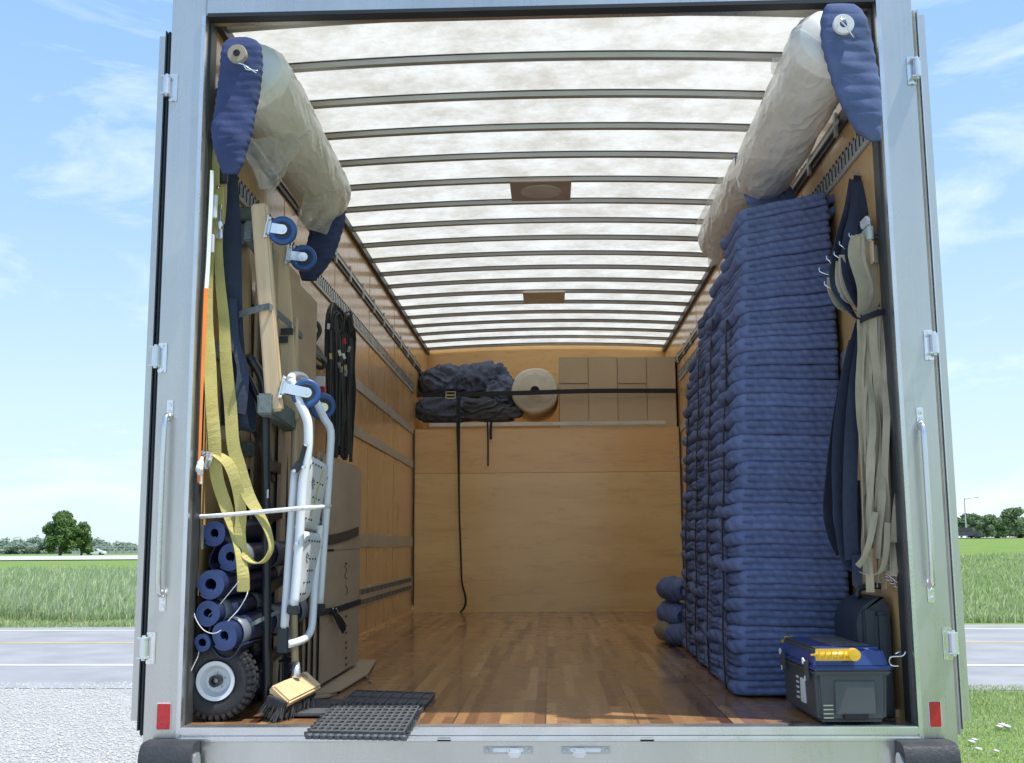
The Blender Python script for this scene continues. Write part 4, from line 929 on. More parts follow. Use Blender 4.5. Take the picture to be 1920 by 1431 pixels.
# latches and label on the long left side
for y in (.06, tl_-.08):
    mb = MB(); tbox(mb, -.020, -.008, y-.018, y+.018, .135, .200, .003); lt = mb.build('latch', 'toolgrey', t); mb = MB()
    mb.tube([TB(-.022, y-.01, .198), TB(-.024, y, .207), TB(-.022, y+.012, .200), TB(-.021, y+.008, .188)], .003, 6, smooth_n=3); mb.box(TB(-.021, y-.006, .143), (.003, .006, .016), rotm); mb.build('latch_mark', 'white_label', lt)
mb = MB(); tbox(mb, -.002, .006, .15, .20, .05, .13, .001); mb.build('paper_label', 'white_label', body)
mb = MB()
for q in range(5): tbox(mb, -.0015, .006, .235+.0*q, .262-.003*(q % 2), .055+.017*q, .062+.017*q, .001)
mb.build('label_lines', 'white_label', body)
# tall dark case behind
t = empty('power_tool_case', (1.10, .42, 0), 'tall dark plastic case standing behind the toolbox by the right wall', 'case')
x0 = P(1598, 1250, .45).x
mb = MB(); prof = []; x0 = P(1604, 1250, .20).x
for q in range(9): a = math.pi/2*q/8; prof.append((x0+.10-.10*math.sin(a)*1.0, 0, .40-.10+.10*math.cos(a)*1.0))
poly = [Vector((1.180, .16, .004)), Vector((1.180, .16, .37)), Vector((1.15, .16, .40))]+[Vector((q[0], .16, q[2])) for q in prof]+[Vector((x0+.012, .16, .01)), Vector((x0+.03, .16, .004))]
mb.prism(poly, (0, .30, 0)); cs = mb.build('shell', 'case', t, auto=30)
mb = MB(); xm_ = (x0+1.17)/2
mb.box((1.145, .148, .18), (.045, .03, .34), None, .012); mb.box((xm_-.01, .154, .29), (.04, .014, .14), None, .005); mb.box((xm_-.01, .154, .11), (.04, .014, .14), None, .005); mb.build('ribs', 'case', cs)
mb = MB(); mb.tube([(x0+.05, .31, .39), (x0+.06, .31, .425), (x0+.14, .31, .43), (x0+.15, .31, .39)], .012, 8, smooth_n=3); mb.build('carry_handle', 'case', t, smooth=True)
# hook on the wall post
mb = MB(); mb.tube([P(1686, 1249, .03), P(1672, 1248, .03), P(1667, 1240, .03), P(1671, 1232, .03), P(1685, 1231, .03), P(1694, 1229, .03), P(1698, 1222, .03)], .0028, 8, smooth_n=4)
mb.tube([P(1678, 1226, .03), P(1689, 1221, .03)], .0026, 6); tag(mb.build('wire_hook', 'chrome', smooth=True), 'bent silver wire hook hanging in front of the dark case', 'hook')
# pale plastic device and its wooden block
a = P(1634, 452, .09); b = P(1676, 492, .09)
bl = MB().box(((a.x+1.1735)/2, .13, (a.z+b.z)/2), (1.1735-a.x, .10, a.z-b.z), None, .002).build('wooden_block', 'wood'); tag(bl, 'small wooden block fixed to the wall under the pale charger', 'block')
t = empty('charger', ((a.x+1.17)/2+.0, .12, a.z), 'pale green and white plastic charger on the wooden block by the right post', 'charger')
q0 = a.x-.010
mb = MB(); mb.box(((q0+1.178)/2, .13, a.z+.032), (1.178-q0, .09, .062), None, .008); cb = mb.build('housing', 'beigedev', t, auto=40)
mb = MB(); mb.box(((q0+1.165)/2, .13, a.z+.078), (1.165-q0-.01, .085, .030), Matrix.Rotation(R(-14), 3, 'Y'), .007); mb.build('cover', mat('device_white', (.66, .69, .72), .4), cb, auto=40)
mb = MB(); mb.box((q0+.03, .0835, a.z+.02), (.022, .003, .008)); mb.box((q0+.03, .0835, a.z+.004), (.03, .003, .006)); mb.build('socket', 'hole', cb)

# ================================================================== webbing bundle on the right
t = empty('webbing_bundle', P(1640, 760, .2), 'big bundle of beige and navy webbing straps tied at mid height by the right post', 'straps')
Y0 = .16
hk = P(1622, 318, .30)
mb = MB(); mb.tube([P(1634, 275, .32), P(1629, 300, .30), P(1633, 325, .29), P(1626, 335, .29)], .004, 8, smooth_n=4); mb.box(P(1613, 322, .29), (.055, .012, .010), None, .002); mb.box(P(1603, 331, .29), (.012, .014, .03), None, .002); mb.box(P(1627, 318, .29), (.012, .014, .03), None, .002); mb.build('hook', 'chrome', t)
def strand(pts, wd, m, nm, tw=None, th=.002, y=None):
    P3 = pp(pts, Y0 if y is None else y); n = len(P3); tw = tw or [0]*n; return MB().ribbon(P3, wd, [(math.cos(a), math.sin(a), 0) for a in (tw if isinstance(tw, list) else [tw]*n)], th).build(nm, m, t)
strand([(1614, 330, .27), (1612, 345, .27), (1611, 362, .27), (1611, 372, .27)], .05, 'black', 'strap_end')
strand([(1606, 340, .26), (1596, 390, .22), (1578, 440, .2), (1568, 500, .18), (1572, 545, .16), (1598, 588, .13), (1612, 600, .13)], .062, 'navy', 'navy_strap', [.3, .5, .8, .6, .5, .9, .9])
strand([(1614, 345, .25), (1608, 400, .2), (1596, 450, .17), (1592, 500, .15), (1600, 545, .14), (1622, 590, .12), (1630, 605, .12)], .064, 'navy', 'navy_strap', [.1, .2, .2, .3, .6, .7, .7])
strand([(1624, 340, .26), (1628, 380, .22), (1622, 410, .2), (1612, 440, .2), (1605, 470, .2)], .062, 'navy', 'navy_strap', [.2, .2, .5, .9, .9])
# navy loops below the tie
strand([(1618, 600, .14), (1596, 680, .16), (1578, 780, .17), (1572, 880, .17), (1577, 980, .16), (1588, 1045, .15), (1600, 1060, .15), (1606, 1040, .17), (1600, 900, .19)], .056, 'navy', 'navy_strap', [.4]*9)
strand([(1626, 604, .12), (1608, 700, .13), (1598, 800, .13), (1594, 900, .13), (1594, 980, .13), (1598, 1050, .13)], .052, 'navy', 'navy_strap', [.15]*6)
strand([(1600, 640, .20), (1574, 760, .22), (1558, 880, .22), (1552, 960, .22), (1562, 1010, .21), (1576, 1040, .2)], .048, 'navy', 'navy_strap', [.6]*6)
strand([(1606, 1040, .12), (1607, 1070, .12), (1608, 1098, .12)], .034, 'navy', 'navy_strap')
# beige strands above the tie
r = random.Random(12)
ups = [((1604, 442), (1602, 480), (1618, 540)), ((1612, 440), (1610, 490), (1626, 545)), ((1620, 438), (1622, 490), (1636, 545)), ((1630, 442), (1634, 495), (1648, 545)), ((1578, 478), (1582, 520), (1598, 560)), ((1572, 490), (1576, 530), (1592, 565)), ((1556, 520), (1562, 550), (1586, 580)), ((1626, 425), (1630, 480), (1646, 530)), ((1636, 455), (1644, 510), (1658, 560)), ((1616, 452), (1616, 500), (1630, 550))]
for i, (a_, b_, c_) in enumerate(ups):
    yy = .10+.012*i
    strand([(*a_, yy), (*b_, yy), (*c_, yy-.01), (1612+i*5.2, 592-i*1.6, .10+.004*i)], [.020, .036, .038, .024] if i > 3 else [.03, .05, .05, .024], 'beige', 'beige_strap', [r.uniform(-.3, .3), r.uniform(-.2, .5), r.uniform(0, .6), .4], .0016)
for (u, v, dx) in ((1596, 443, 8), (1578, 459, 6), (1568, 478, 8), (1554, 486, 3), (1540, 508, 14), (1550, 534, 8)):
    a_ = P(u, v, .12); mb = MB(); mb.tube([a_+Vector((-.006, 0, .012)), a_+Vector((-.008, -.004, 0)), a_+Vector((.0, -.006, -.008)), a_+Vector((dx*.0019, 0, -.016))], .0022, 6, smooth_n=4); mb.build('wire_hook', 'chrome', t, smooth=True)
# the tie
mb = MB(); mb.ribbon(pp([(1606, 606, .085), (1622, 596, .055), (1645, 588, .06), (1668, 582, .075), (1682, 578, .11)]), .021, (0, 0, 1), .003); mb.build('tie_band', 'black', t)
# beige strands below
n_ = 25
for i in range(n_):
    u0 = 1610+i*2.75; y_ = .07+.012*(i % 5)+r.uniform(0, .02); end = r.choice([930, 1010, 1040, 1070, 1085, 1100])+r.uniform(-20, 10)
    if i in (5, 8, 9, 13): end = 1085+r.uniform(0, 30)
    pts = []; drift = (i-12)*.25; ph = r.uniform(0, 6.28); v = 600-i*.9; u1 = 1612+(i/n_)*80
    st = 8
    for k in range(st+1):
        f = k/st; v_ = v+(end-v)*f; vv_ = u0+(u1-u0)*min(1, f*2)+5*math.sin(ph+f*5)*f+2.5*math.sin(ph*2+f*14)
        pts.append((max(1608, min(1692+14*f, vv_+6*f)), v_, y_+.015*math.sin(ph+f*7)))
    a0 = r.uniform(-.5, .9); strand(pts, r.uniform(.023, .029), 'beige', 'beige_strap', [a0+.9*math.sin(ph+k*.8)*(k/st) for k in range(st+1)], .0014)
strand([(1640, 960, .06), (1632, 1010, .05), (1620, 1045, .05), (1608, 1062, .05)], .024, 'beige', 'beige_strap', [0, .3, .5, .3], .0014)
strand([(1664, 980, .05), (1662, 1030, .045), (1655, 1065, .04), (1640, 1078, .04), (1620, 1076, .045), (1612, 1072, .05)], .022, 'beige', 'beige_strap', [.2, .3, .5, .9, 1.2, 1.2], .0014)
strand([(1660, 610, .16), (1662, 700, .15), (1668, 800, .15), (1672, 880, .15), (1684, 960, .14), (1694, 1020, .14), (1696, 1100, .14), (1697, 1220, .14)], .014, 'navy', 'navy_strap', [.3]*8)
strand([(1662, 560, .14), (1668, 650, .15), (1676, 780, .16), (1684, 900, .16), (1692, 1010, .16), (1696, 1110, .16)], .075, 'navy', 'navy_strap', [.2, .3, .2, .3, .2, .2], .006)  # broad strip added to fill the dark gap behind the webbing
# cluster of wire hooks at the bottom
t2 = empty('hook_cluster', P(1682, 1100, .1), 'cluster of small silver hooks hanging below the beige webbing', 'hooks')
for i in range(10):
    a_ = P(1660+r.uniform(0, 32), 1058+r.uniform(0, 40), .08+r.uniform(0, .05)); s = r.choice((-1, 1)); mb = MB()
    mb.tube([a_+Vector((.012*s, 0, .014)), a_+Vector((.004*s, 0, .010)), a_+Vector((-.006*s, -.003, 0)), a_+Vector((.0, -.003, -.010)), a_+Vector((.012*s, 0, -.006))], .0014, 5, smooth_n=3); mb.build('hook', 'chrome', t2, smooth=True)

# ================================================================== LEFT SIDE
def part_empty(n, loc, lab, cat, grp=None): return empty(n, loc, lab, cat, grp)
# ---- hanging straps
def clampx(pts, xm): return [Vector((max(p.x, xm), p.y, p.z)) for p in pts]
def Pc(u, v, y, xm=-1.155): q = P(u, v, y); q.x = max(q.x, xm); return q
t = empty('strap_hanger', P(386, 270, .10), 'black strap tensioner with silver bolt hooked high beside the left post', 'strap hanger')
mb = MB(); mb.lathe([(0, -.02), (.02, -.02), (.032, -.010), (.034, .01), (.02, .03), (0, .03)], Pc(385, 263, .10), (0, 1, 0), 14); mb.bar(Pc(385, 275, .11), Pc(384, 345, .11), .030, .02, (0, 1, 0), .004); mb.build('body', 'blacktube', t, auto=35)
mb = MB(); mb.lathe([(0, -.014), (.010, -.012), (.012, 0)], Pc(387, 265, .08), (0, 1, 0), 8); mb.lathe([(0, -.010), (.006, -.008), (.007, 0)], Pc(377, 352, .09, -1.165), (0, 1, 0), 8); mb.build('bolt', 'chrome', t)
mb = MB(); mb.bar(Pc(375, 366, .06, -1.17), Pc(372, 410, .06, -1.17), .022, .012, (0, 1, 0), .003); mb.bar(Pc(369, 440, .06, -1.175), Pc(367, 475, .06, -1.175), .018, .012, (0, 1, 0), .003); mb.build('ratchet_plate', 'white', t)
# white and orange strap
t = empty('edge_strap', P(366, 600, .06), 'narrow white and orange strap hanging tight beside the left post', 'strap')
MB().ribbon(clampx(pp([(391, 320, .04), (386, 370, .04), (378, 440, .035), (372, 500, .03), (370, 545, .02)]), -1.176), .014, (.8, .6, 0), .003).build('white_section', 'white', t)
MB().ribbon(clampx(pp([(370, 541, .02), (368, 640, .015), (364, 740, .01), (361, 850, .01), (360, 905, .01)]), -1.176), [.016, .014, .010, .009, .008], (.8, .6, 0), .003).build('orange_section', 'orange', t)
mb = MB(); mb.tube(clampx(pp([(362, 858, .02), (364, 870, .01), (372, 880, .0), (368, 888, .01)]), -1.172), [.008, .012, .013, .010], 8, smooth_n=5); mb.tube(clampx(pp([(368, 880, .01), (366, 892, .015), (362, 902, .02), (360, 908, .02)]), -1.172), .005, 7, smooth_n=3); mb.build('white_knot', 'whitecord', t, smooth=True)
# yellow webbing slings
def sl(name, pts, wd, m, parent, tw=0, th=.004):
    n = len(pts); tw = tw if isinstance(tw, list) else [tw]*n
    return MB().ribbon(pp(pts), wd, [(math.cos(a), math.sin(a), 0) for a in tw], th).build(name, m, parent)
t = empty('yellow_sling', P(400, 850, .08), 'long yellow webbing sling hanging nearest the left post, ending in a steel buckle', 'strap', 'yellow webbing slings by the left post')
sl('webbing', [(398, 262, .10), (401, 300, .09), (401, 360, .09), (395, 430, .09), (388, 520, .09), (387, 600, .08), (393, 680, .08), (397, 760, .08), (402, 820, .08), (403, 856, .08)], [.03, .040, .038, .040, .044, .046, .046, .044, .044, .044], 'yellow', t, [0, .1, .1, .1, .2, .5, .6, .6, .2, 0])
sl('webbing', [(402, 850, .08), (408, 900, .09), (424, 950, .10), (440, 1000, .10), (450, 1040, .09), (456, 1078, .08), (457, 1106, .08)], [.044, .044, .042, .036, .034, .040, .040], 'yellow', t, [.1, .1, .3, .8, .6, .2, 0])
MB().box(P(456, 1096, .078), (.042, .012, .05), None, .003).build('stitched_end', 'yellow', t)
mb = MB(); mb.box(P(385, 852, .07), (.03, .012, .014), Matrix.Rotation(R(-30), 3, 'Y'), .003); mb.box(P(391, 864, .066), (.022, .010, .058), Matrix.Rotation(R(14), 3, 'Y'), .004); mb.lathe([(0, -.006), (.008, -.006), (.009, 0)], P(381, 849, .06), (0, 1, 0), 12); mb.lathe([(0, -.006), (.006, -.006), (.007, 0)], P(392, 874, .06), (0, 1, 0), 12); mb.build('buckle', 'chrome', t, auto=40)
t = empty('yellow_sling', P(450, 1000, .1), 'looping yellow webbing sling whose lower loop hangs before the rubber rolls', 'strap', 'yellow webbing slings by the left post')
sl('webbing', [(409, 280, .12), (414, 380, .12), (410, 460, .12), (413, 530, .12), (420, 600, .12), (424, 680, .11), (432, 760, .11), (437, 830, .10), (447, 870, .10), (466, 930, .10), (489, 968, .10), (504, 1000, .10), (508, 1030, .10), (494, 1053, .10), (474, 1054, .10), (456, 1034, .10), (450, 1000, .10), (452, 960, .10), (444, 910, .09), (430, 872, .085), (412, 856, .08), (398, 853, .075)],
   [.030, .026, .028, .034, .038, .042, .044, .044, .046, .044, .032, .026, .022, .028, .030, .034, .038, .038, .038, .038, .034, .03], 'yellow', t, [.3, .4, .3, .2, .1, .0, 0, .1, .1, .3, .5, .8, 1.0, 1.2, 1.0, .5, .2, .1, .2, .4, .5, .4])
sl('webbing', [(420, 300, .14), (421, 360, .14), (417, 420, .14)], .018, 'wood', t)
mb = MB(); mb.tube(pp([(408, 388, .10), (414, 386, .09), (413, 394, .09)]), .004, 6, smooth_n=3); mb.bar(P(411, 392, .10), P(411, 420, .10), .018, .012, (0, 1, 0), .003); mb.bar(P(410, 424, .10), P(411, 448, .10), .026, .010, (0, 1, 0), .003); mb.tube(pp([(403, 420, .10), (410, 416, .09), (417, 422, .09), (411, 428, .09)]), .004, 6, smooth_n=3); mb.lathe([(0, -.008), (.012, -.008), (.012, .004)], P(412, 421, .09), (0, 1, 0), 10); mb.build('ratchet', 'chrome', t, auto=40)
# dark wide strap
t = empty('dark_strap', P(445, 780, .2), 'wide dark navy strap folded into a heavy loop left of the dolly', 'strap')
sl('webbing', [(424, 250, .20), (428, 330, .20), (432, 420, .19), (433, 500, .18), (436, 580, .17), (443, 660, .16), (447, 730, .15), (446, 780, .14), (452, 802, .15), (466, 800, .18), (466, 760, .19), (456, 700, .2)], [.05, .068, .075, .078, .070, .060, .068, .070, .068, .05, .05, .05], 'navy', t, [.2, .2, .2, .3, .3, .3, .1, .0, .1, .6, .8, .6], .008)
sl('webbing', [(436, 560, .15), (440, 640, .13), (455, 690, .13), (452, 740, .12), (445, 775, .12)], [.03, .034, .04, .05, .06], 'navy', t, [.3, .5, .2, .1, 0], .006)
sl('tail', [(418, 680, .18), (421, 740, .17), (425, 798, .17)], [.012, .03, .042], 'navy', t, .2)
MB().box(P(424, 812, .165), (.042, .014, .052), None, .003).build('metal_end', mat('tan_leather', (.40, .32, .25), .6), t)

# ---- furniture dollies
def castor(parent, hub, root, axle, r=.052):
    """root: point on the rail where the plate sits; hub: wheel centre"""
    hub = Vector(hub); root = Vector(root); d = (hub-root); axle = Vector(axle).normalized()
    mb = MB(); dn = d.normalized(); up_ = dn.cross(axle).normalized()
    plate = root+dn*.004; rm = Matrix((dn, axle, up_)).transposed()
    mb.box(plate, (.005, .07, .085), rm, .0015); mb.box(root+dn*.014, (.016, .05, .05), rm, .004)
    fk = mb.build('castor', 'zinc', parent)
    mb = MB()
    for s in (-1, 1):
        a = root+dn*.02+axle*s*.022; b = hub+axle*s*.022
        mb.box((a+b)/2, ((b-a).length, .003, .036), rm, .001); mb.lathe([(0, -.003), (.018, -.003), (.018, .003), (0, .003)], b, axle, 16)
        mb.lathe([(0, -.008), (.008, -.008), (.009, 0), (.009, .008), (0, .008)], b, axle, 8)
    mb.build('fork', 'chrome', fk, auto=40)
    mb = MB()
    for a_ in (-1, 1):
        for b_ in (-1, 1): mb.lathe([(0, -.004), (.005, -.004), (.005, .008), (0, .008)], root+dn*.006+axle*a_*.027+up_*b_*.034, dn, 6)
    mb.build('bolt', 'chrome', fk)
    MB().lathe([(.030, -.014), (r-.004, -.016), (r, -.010), (r+.001, 0), (r, .010), (r-.004, .016), (.030, .014)], hub, axle, 36, True).build('wheel', 'bluewheel', fk, smooth=True)
    MB().lathe([(0, -.013), (.031, -.012), (.031, .012), (0, .013)], hub, axle, 24).build('hub', 'hub', fk, auto=40)
    return fk
dl = empty('furniture_dolly', P(520, 775, .5), 'wooden furniture dolly with four blue castors strapped upright on the left', 'dolly', 'furniture dollies stored upright on the left')
y1_, y2_ = .12, .52
for (a, b) in ((P(487, 384, y1_), P(516, 772, y1_)), (P(524, 452, y2_), P(548, 790, y2_))):
    MB().bar(a, b, .058, .040, (0, 1, 0), .007).build('rail', 'wood', dl)
a = P(499, 756, y1_+.01); b = P(540, 775, y2_+.03)
MB().bar(P(496, 757, y1_-.03), P(545, 792, y2_+.03), .055, .075, (0, 0, 1), .006).build('carpeted_end', 'carpet', dl)
MB().bar(P(466, 432, y1_+.03), P(515, 505, y2_+.03), .035, .08, (0, 0, 1), .006).build('carpeted_end', 'carpet', dl)
castor(dl, P(530, 433, y1_), P(499, 428, y1_), (-.15, 1, .05))
castor(dl, P(569, 484, y2_), P(537, 480, y2_), (-.15, 1, .05))
castor(dl, P(574, 738, y1_+.02), P(524, 727, y1_), (-.30, 1, 0))
castor(dl, P(604, 762, y2_), P(562, 755, y2_), (-.5, 1, .35))
d2 = empty('furniture_dolly', P(440, 880, .5), 'second furniture dolly behind the yellow slings with its castors toward the wall', 'dolly', 'furniture dollies stored upright on the left')
for (a, b) in ((P(458, 390, .52), P(463, 880, .52)), (P(482, 470, .92), P(500, 860, .92))):
    MB().bar(a, b, .05, .036, (0, 1, 0), .006).build('rail', 'wood', d2)
MB().bar(P(459, 400, .46), P(490, 470, .95), .07, .06, (0, 0, 1), .006).build('carpeted_end', 'carpet', d2)
MB().bar(P(459, 440, .42), P(461, 445, .60), .05, .085, (0, 0, 1), .006).build('carpeted_end', 'carpet', d2)
MB().bar(P(462, 842, .46), P(494, 850, .95), .06, .06, (0, 0, 1), .006).build('carpeted_end', 'carpet', d2)
castor(d2, P(385, 797, .50), P(452, 800, .50), (.1, 1, 0), .05); castor(d2, P(398, 850, .56), P(452, 845, .56), (.1, 1, 0), .05)
# grey strap round the dollies
t = empty('dolly_strap', P(520, 600, .28), 'grey strap running across the dollies at mid height', 'strap')
MB().ribbon(pp([(448, 590, .16), (470, 583, .10), (498, 576, .075), (508, 577, .08), (530, 596, .36), (546, 610, .50), (575, 640, .95), (612, 676, 1.5)]), .024, (0, 0, 1), .004, 3).build('webbing', 'carpet', t)
t = empty('black_band', P(530, 624, .7), 'short black rubber bands around the far dolly rail', 'strap')
for u, v, w_ in ((538, 622, .05), (528, 637, .05)):
    c = P(u, v, .49); MB().box(c, (w_, .004, .026)).build('band', 'rubber', t)

# ---- hand truck with big pneumatic wheels
ht = empty('hand_truck', P(480, 1340, .3), 'black hand truck standing at the left with fat tyres and white rims', 'hand truck')
def tread_wheel(c, r, w_, parent):
    c = Vector(c)
    mb = MB(); mb.lathe([(r*.48, -w_*.30), (r*.62, -w_*.46), (r*.80, -w_*.50), (r*.93, -w_*.40), (r*.97, -w_*.2), (r*.975, 0), (r*.97, w_*.2), (r*.93, w_*.40), (r*.80, w_*.5), (r*.62, w_*.46), (r*.48, w_*.30)], c, (0, 1, 0), 56, True)
    ty = mb.build('tyre', 'tyre', parent, smooth=True)
    mb = MB(); n = 34
    for i in range(n):
        for s, off in ((-1, 0), (1, .5)):
            a = (i+off)/n*2*math.pi; rm = Matrix.Rotation(-a, 3, 'Y'); p = c+Vector((math.cos(a)*r*.965, s*w_*.24, math.sin(a)*r*.965)); mb.box(p, (r*.09, w_*.34, r*.12), rm, .0015)
            p = c+Vector((math.cos(a)*r*.90, s*w_*.47, math.sin(a)*r*.90)); mb.box(p, (r*.12, w_*.10, r*.10), rm, .0015)
    mb.build('tread', 'tyre', ty)
    rm_ = MB().lathe([(0, -w_*.16), (r*.10, -w_*.17), (r*.12, -w_*.08), (r*.30, -w_*.10), (r*.36, -w_*.20), (r*.40, -w_*.42), (r*.50, -w_*.44), (r*.50, 0), (r*.3, w_*.1), (0, w_*.1)], c, (0, 1, 0), 40).build('rim', 'white', parent, auto=35)
    mb = MB(); mb.lathe([(0, -w_*.32), (r*.07, -w_*.31), (r*.085, -w_*.15)], c, (0, 1, 0), 14)
    for k in range(5):
        a = k*2*math.pi/5+.3; mb.lathe([(0, -w_*.135), (r*.022, -w_*.13), (r*.025, -w_*.08)], c+Vector((math.cos(a)*r*.21, 0, math.sin(a)*r*.21)), (0, 1, 0), 8)
    mb.build('hub', 'galv', rm_, auto=40); return rm_
wr = .132; wc = P(409, 1284, .13); wc = Vector((wc.x, .13, wr+.002))
wh = MB().lathe([(.012, -.045), (.02, -.045), (.02, .045), (.012, .045)], wc, (0, 1, 0), 12, True).build('wheel', 'blacktube', ht); tread_wheel(wc, wr, .082, wh)
wc2 = wc+Vector((0, .50, 0)); wh2 = MB().lathe([(.012, -.045), (.02, -.045), (.02, .045), (.012, .045)], wc2, (0, 1, 0), 12, True).build('wheel', 'blacktube', ht); tread_wheel(wc2, wr, .082, wh2)
MB().tube([wc, wc2], .011, 8).build('axle', 'blacktube', ht)
mb = MB(); mb.tube(pp([(472, 676, .16), (484, 694, .17), (493, 716, .18), (497, 745, .18), (498, 860, .18), (499, 1000, .18), (500, 1150, .18), (501, 1336, .18)]), .0165, 10, smooth_n=3); f1 = mb.build('frame_tube', 'blacktube', ht, smooth=True)
mb = MB(); mb.tube(pp([(505, 700, .60), (519, 720, .60), (528, 760, .60), (532, 830, .60), (532, 950, .60), (530, 1100, .60), (529, 1200, .60), (528, 1300, .60)]), .0155, 10, smooth_n=3); mb.build('frame_tube', 'blacktube', ht, smooth=True)
mb = MB(); mb.tube(pp([(472, 676, .16), (466, 672, .25), (480, 688, .5), (505, 700, .60)]), .0165, 10, smooth_n=4); mb.tube(pp([(462, 700, .2), (476, 730, .2), (492, 770, .2)]), .012, 8, smooth_n=2); mb.build('handle_loop', 'blacktube', ht, smooth=True)
for v1, v2 in ((872, 880), (968, 962), (1108, 1085), (1240, 1215)):
    MB().bar(P(499, v1, .18), P(531, v2, .60), .012, .042, (0, 0, 1), .003).build('cross_bar', 'blacktube', ht)
mb = MB(); mb.bar(P(478, 810, .3), P(500, 870, .3), .012, .04, (0, 1, 0), .003); mb.bar(P(498, 820, .4), P(512, 905, .4), .01, .05, (0, 1, 0), .003); mb.build('stair_bracket', 'blacktube', ht)
c = P(501, 1336, .18)
MB().box((c.x+.11, .34, .012), (.25, .36, .010), None, .003).build('toe_plate', 'mat', ht)
mb = MB(); mb.bar((wc.x, .20, wc.z), (c.x, .20, wc.z+.03), .01, .06, (0, 1, 0)); mb.bar((wc.x, .56, wc.z), (c.x, .56, wc.z+.03), .01, .06, (0, 1, 0)); mb.build('axle_bracket', 'blacktube', ht)
MB().box(P(502, 926, .163), (.006, .002, .03)).build('label_mark', 'white_label', f1)
# black plastic sheeting draped over the hand truck
mb = MB(); mb.grid(lambda i, j: P(448+78*i+14*j, 1000+300*j, .30+.35*i)+Vector((.02*math.sin(i*17+j*3), .04*noise.noise(Vector((i*6, j*3, 0))), 0)), 40, 30)
pf = mb.build('plastic_sheeting', 'blackfilm', smooth=True, solid=.002); tag(pf, 'crumpled glossy black plastic sheeting hanging inside the hand truck frame', 'sheeting')
MB_ = MB().ribbon(pp([(428, 1198, .12), (470, 1172, .14), (520, 1148, .2), (560, 1132, .3)]), .014, (0, 0, 1), .003); tag(MB_.build('grey_tie_strap', 'carpet'), 'thin grey strap slanting up from the lowest rubber roll to the ladder', 'strap')

# ---- rolled blue rubber sheets
def rubber_roll(u, v, r, y, dirn, ln, label, turns=4.2, core=.014, flap=None, bands=True):
    c = P(u, v, y); c.x = max(c.x, -1.190+r); d = Vector(dirn).normalized(); x = d.orthogonal().normalized(); x = (Vector((1, 0, 0))-d*d.x).normalized(); z = d.cross(x); t = empty('rubber_roll', c+Vector((0, 0, -r)), label, 'rubber roll', 'rolled blue rubber sheets stacked on the left')
    # spiral sheet with thickness
    mb = MB(); n = int(turns*30); inner, outer = [], []
    th = (r-core)/turns*.80
    for k in range(n+1):
        a = k/n*turns*2*math.pi+1.1; rr = core+(r-core-th)*(k/n); sq = 1+.05*math.sin(2*a+u)
        for lst, q in ((inner, rr), (outer, rr+th)): lst.append(x*math.cos(a)*q*sq+z*math.sin(a)*q)
    A = [[mb.bm.verts.new(c+p+d*l) for p in lst] for lst in (inner, outer) for l in (0, ln)]
    i0, i1, o0, o1 = A
    for k in range(n):
        for f in ((i0[k], i0[k+1], i1[k+1], i1[k]), (o0[k], o1[k], o1[k+1], o0[k+1]), (i0[k], o0[k], o0[k+1], i0[k+1]), (i1[k], i1[k+1], o1[k+1], o1[k])): mb.bm.faces.new(f)
    mb.bm.faces.new((i0[0], i1[0], o1[0], o0[0])); mb.bm.faces.new((i0[-1], o0[-1], o1[-1], i1[-1]))
    o = mb.build('sheet', 'rollblue', t, auto=50)
    mb = MB(); vi = [mb.bm.verts.new(c+p-d*.0008) for p in inner]; vo = [mb.bm.verts.new(c+p-d*.0008) for p in outer]
    for k in range(n): mb.bm.faces.new((vi[k], vo[k], vo[k+1], vi[k+1]))
    mb.build('sheet_edge', 'rolledge', o)
    if bands:
        for q in (.04, .30, .52): MB().lathe([(r*1.0, -.028), (r*1.022, -.028), (r*1.022, .028), (r*1.0, .028)], c+d*(q+.03), d, 30, True).build('grey_band', mat('roll_band', (.16, .18, .22), .4), o, smooth=True)
    if flap:
        pts = [P(q[0], q[1], y+.02) for q in flap]; mb = MB(); mb.ribbon(pts, .5, tuple(d), .006, 4)
        for v_ in mb.bm.verts: v_.co += d*.26
        mb.build('loose_flap', 'rolledge' if False else 'rollblue', o)
    return t
dd = (.16, 1, .04)
rubber_roll(394, 1000, .046, .10, dd, .7, 'blue rubber roll at the very top of the stack', core=.012, bands=False)
rubber_roll(431, 1044, .050, .10, (.16, 1, .02), .7, 'blue rubber roll with a loose edge, right of the top one', core=.013, flap=[(410, 1012), (396, 1036), (390, 1056), (402, 1070), (424, 1072)])
rubber_roll(366, 1096, .052, .055, dd, .75, 'dark blue rubber roll directly below the loose-edged one', core=.016, bands=False)
rubber_roll(366, 1150, .046, .055, dd, .75, 'shaded blue rubber roll in the middle of the left column', core=.012)
rubber_roll(352, 1205, .031, .055, dd, .75, 'blue rubber roll half hidden behind the left post', core=.012)
rubber_roll(420, 1192, .052, .05, (.2, 1, .10), .6, 'bright blue rubber roll resting just above the tyre', core=.011, flap=[(392, 1176), (390, 1204), (402, 1226), (416, 1230), (432, 1222)])
rubber_roll(470, 1020, .050, .50, (.1, 1, .02), .4, 'far blue rubber roll seen through the yellow loop', core=.012)
tag(MB().tube(pp([(448, 1090, .07), (430, 1112, .07), (408, 1138, .075), (388, 1158, .08), (382, 1164, .09)]), .0016, 5, smooth_n=3).build('string', 'whitecord'), 'thin straight string running from the yellow strap end to the rolls', 'string')
tag(MB().tube(pp([(362, 1133, .08), (366, 1158, .06), (380, 1180, .05), (398, 1188, .05), (414, 1182, .05), (430, 1162, .06), (448, 1142, .07), (462, 1118, .07), (465, 1104, .08)]), .0018, 5, smooth_n=4).build('string', 'whitecord'), 'curved loose string drooping across the bright blue roll', 'string')
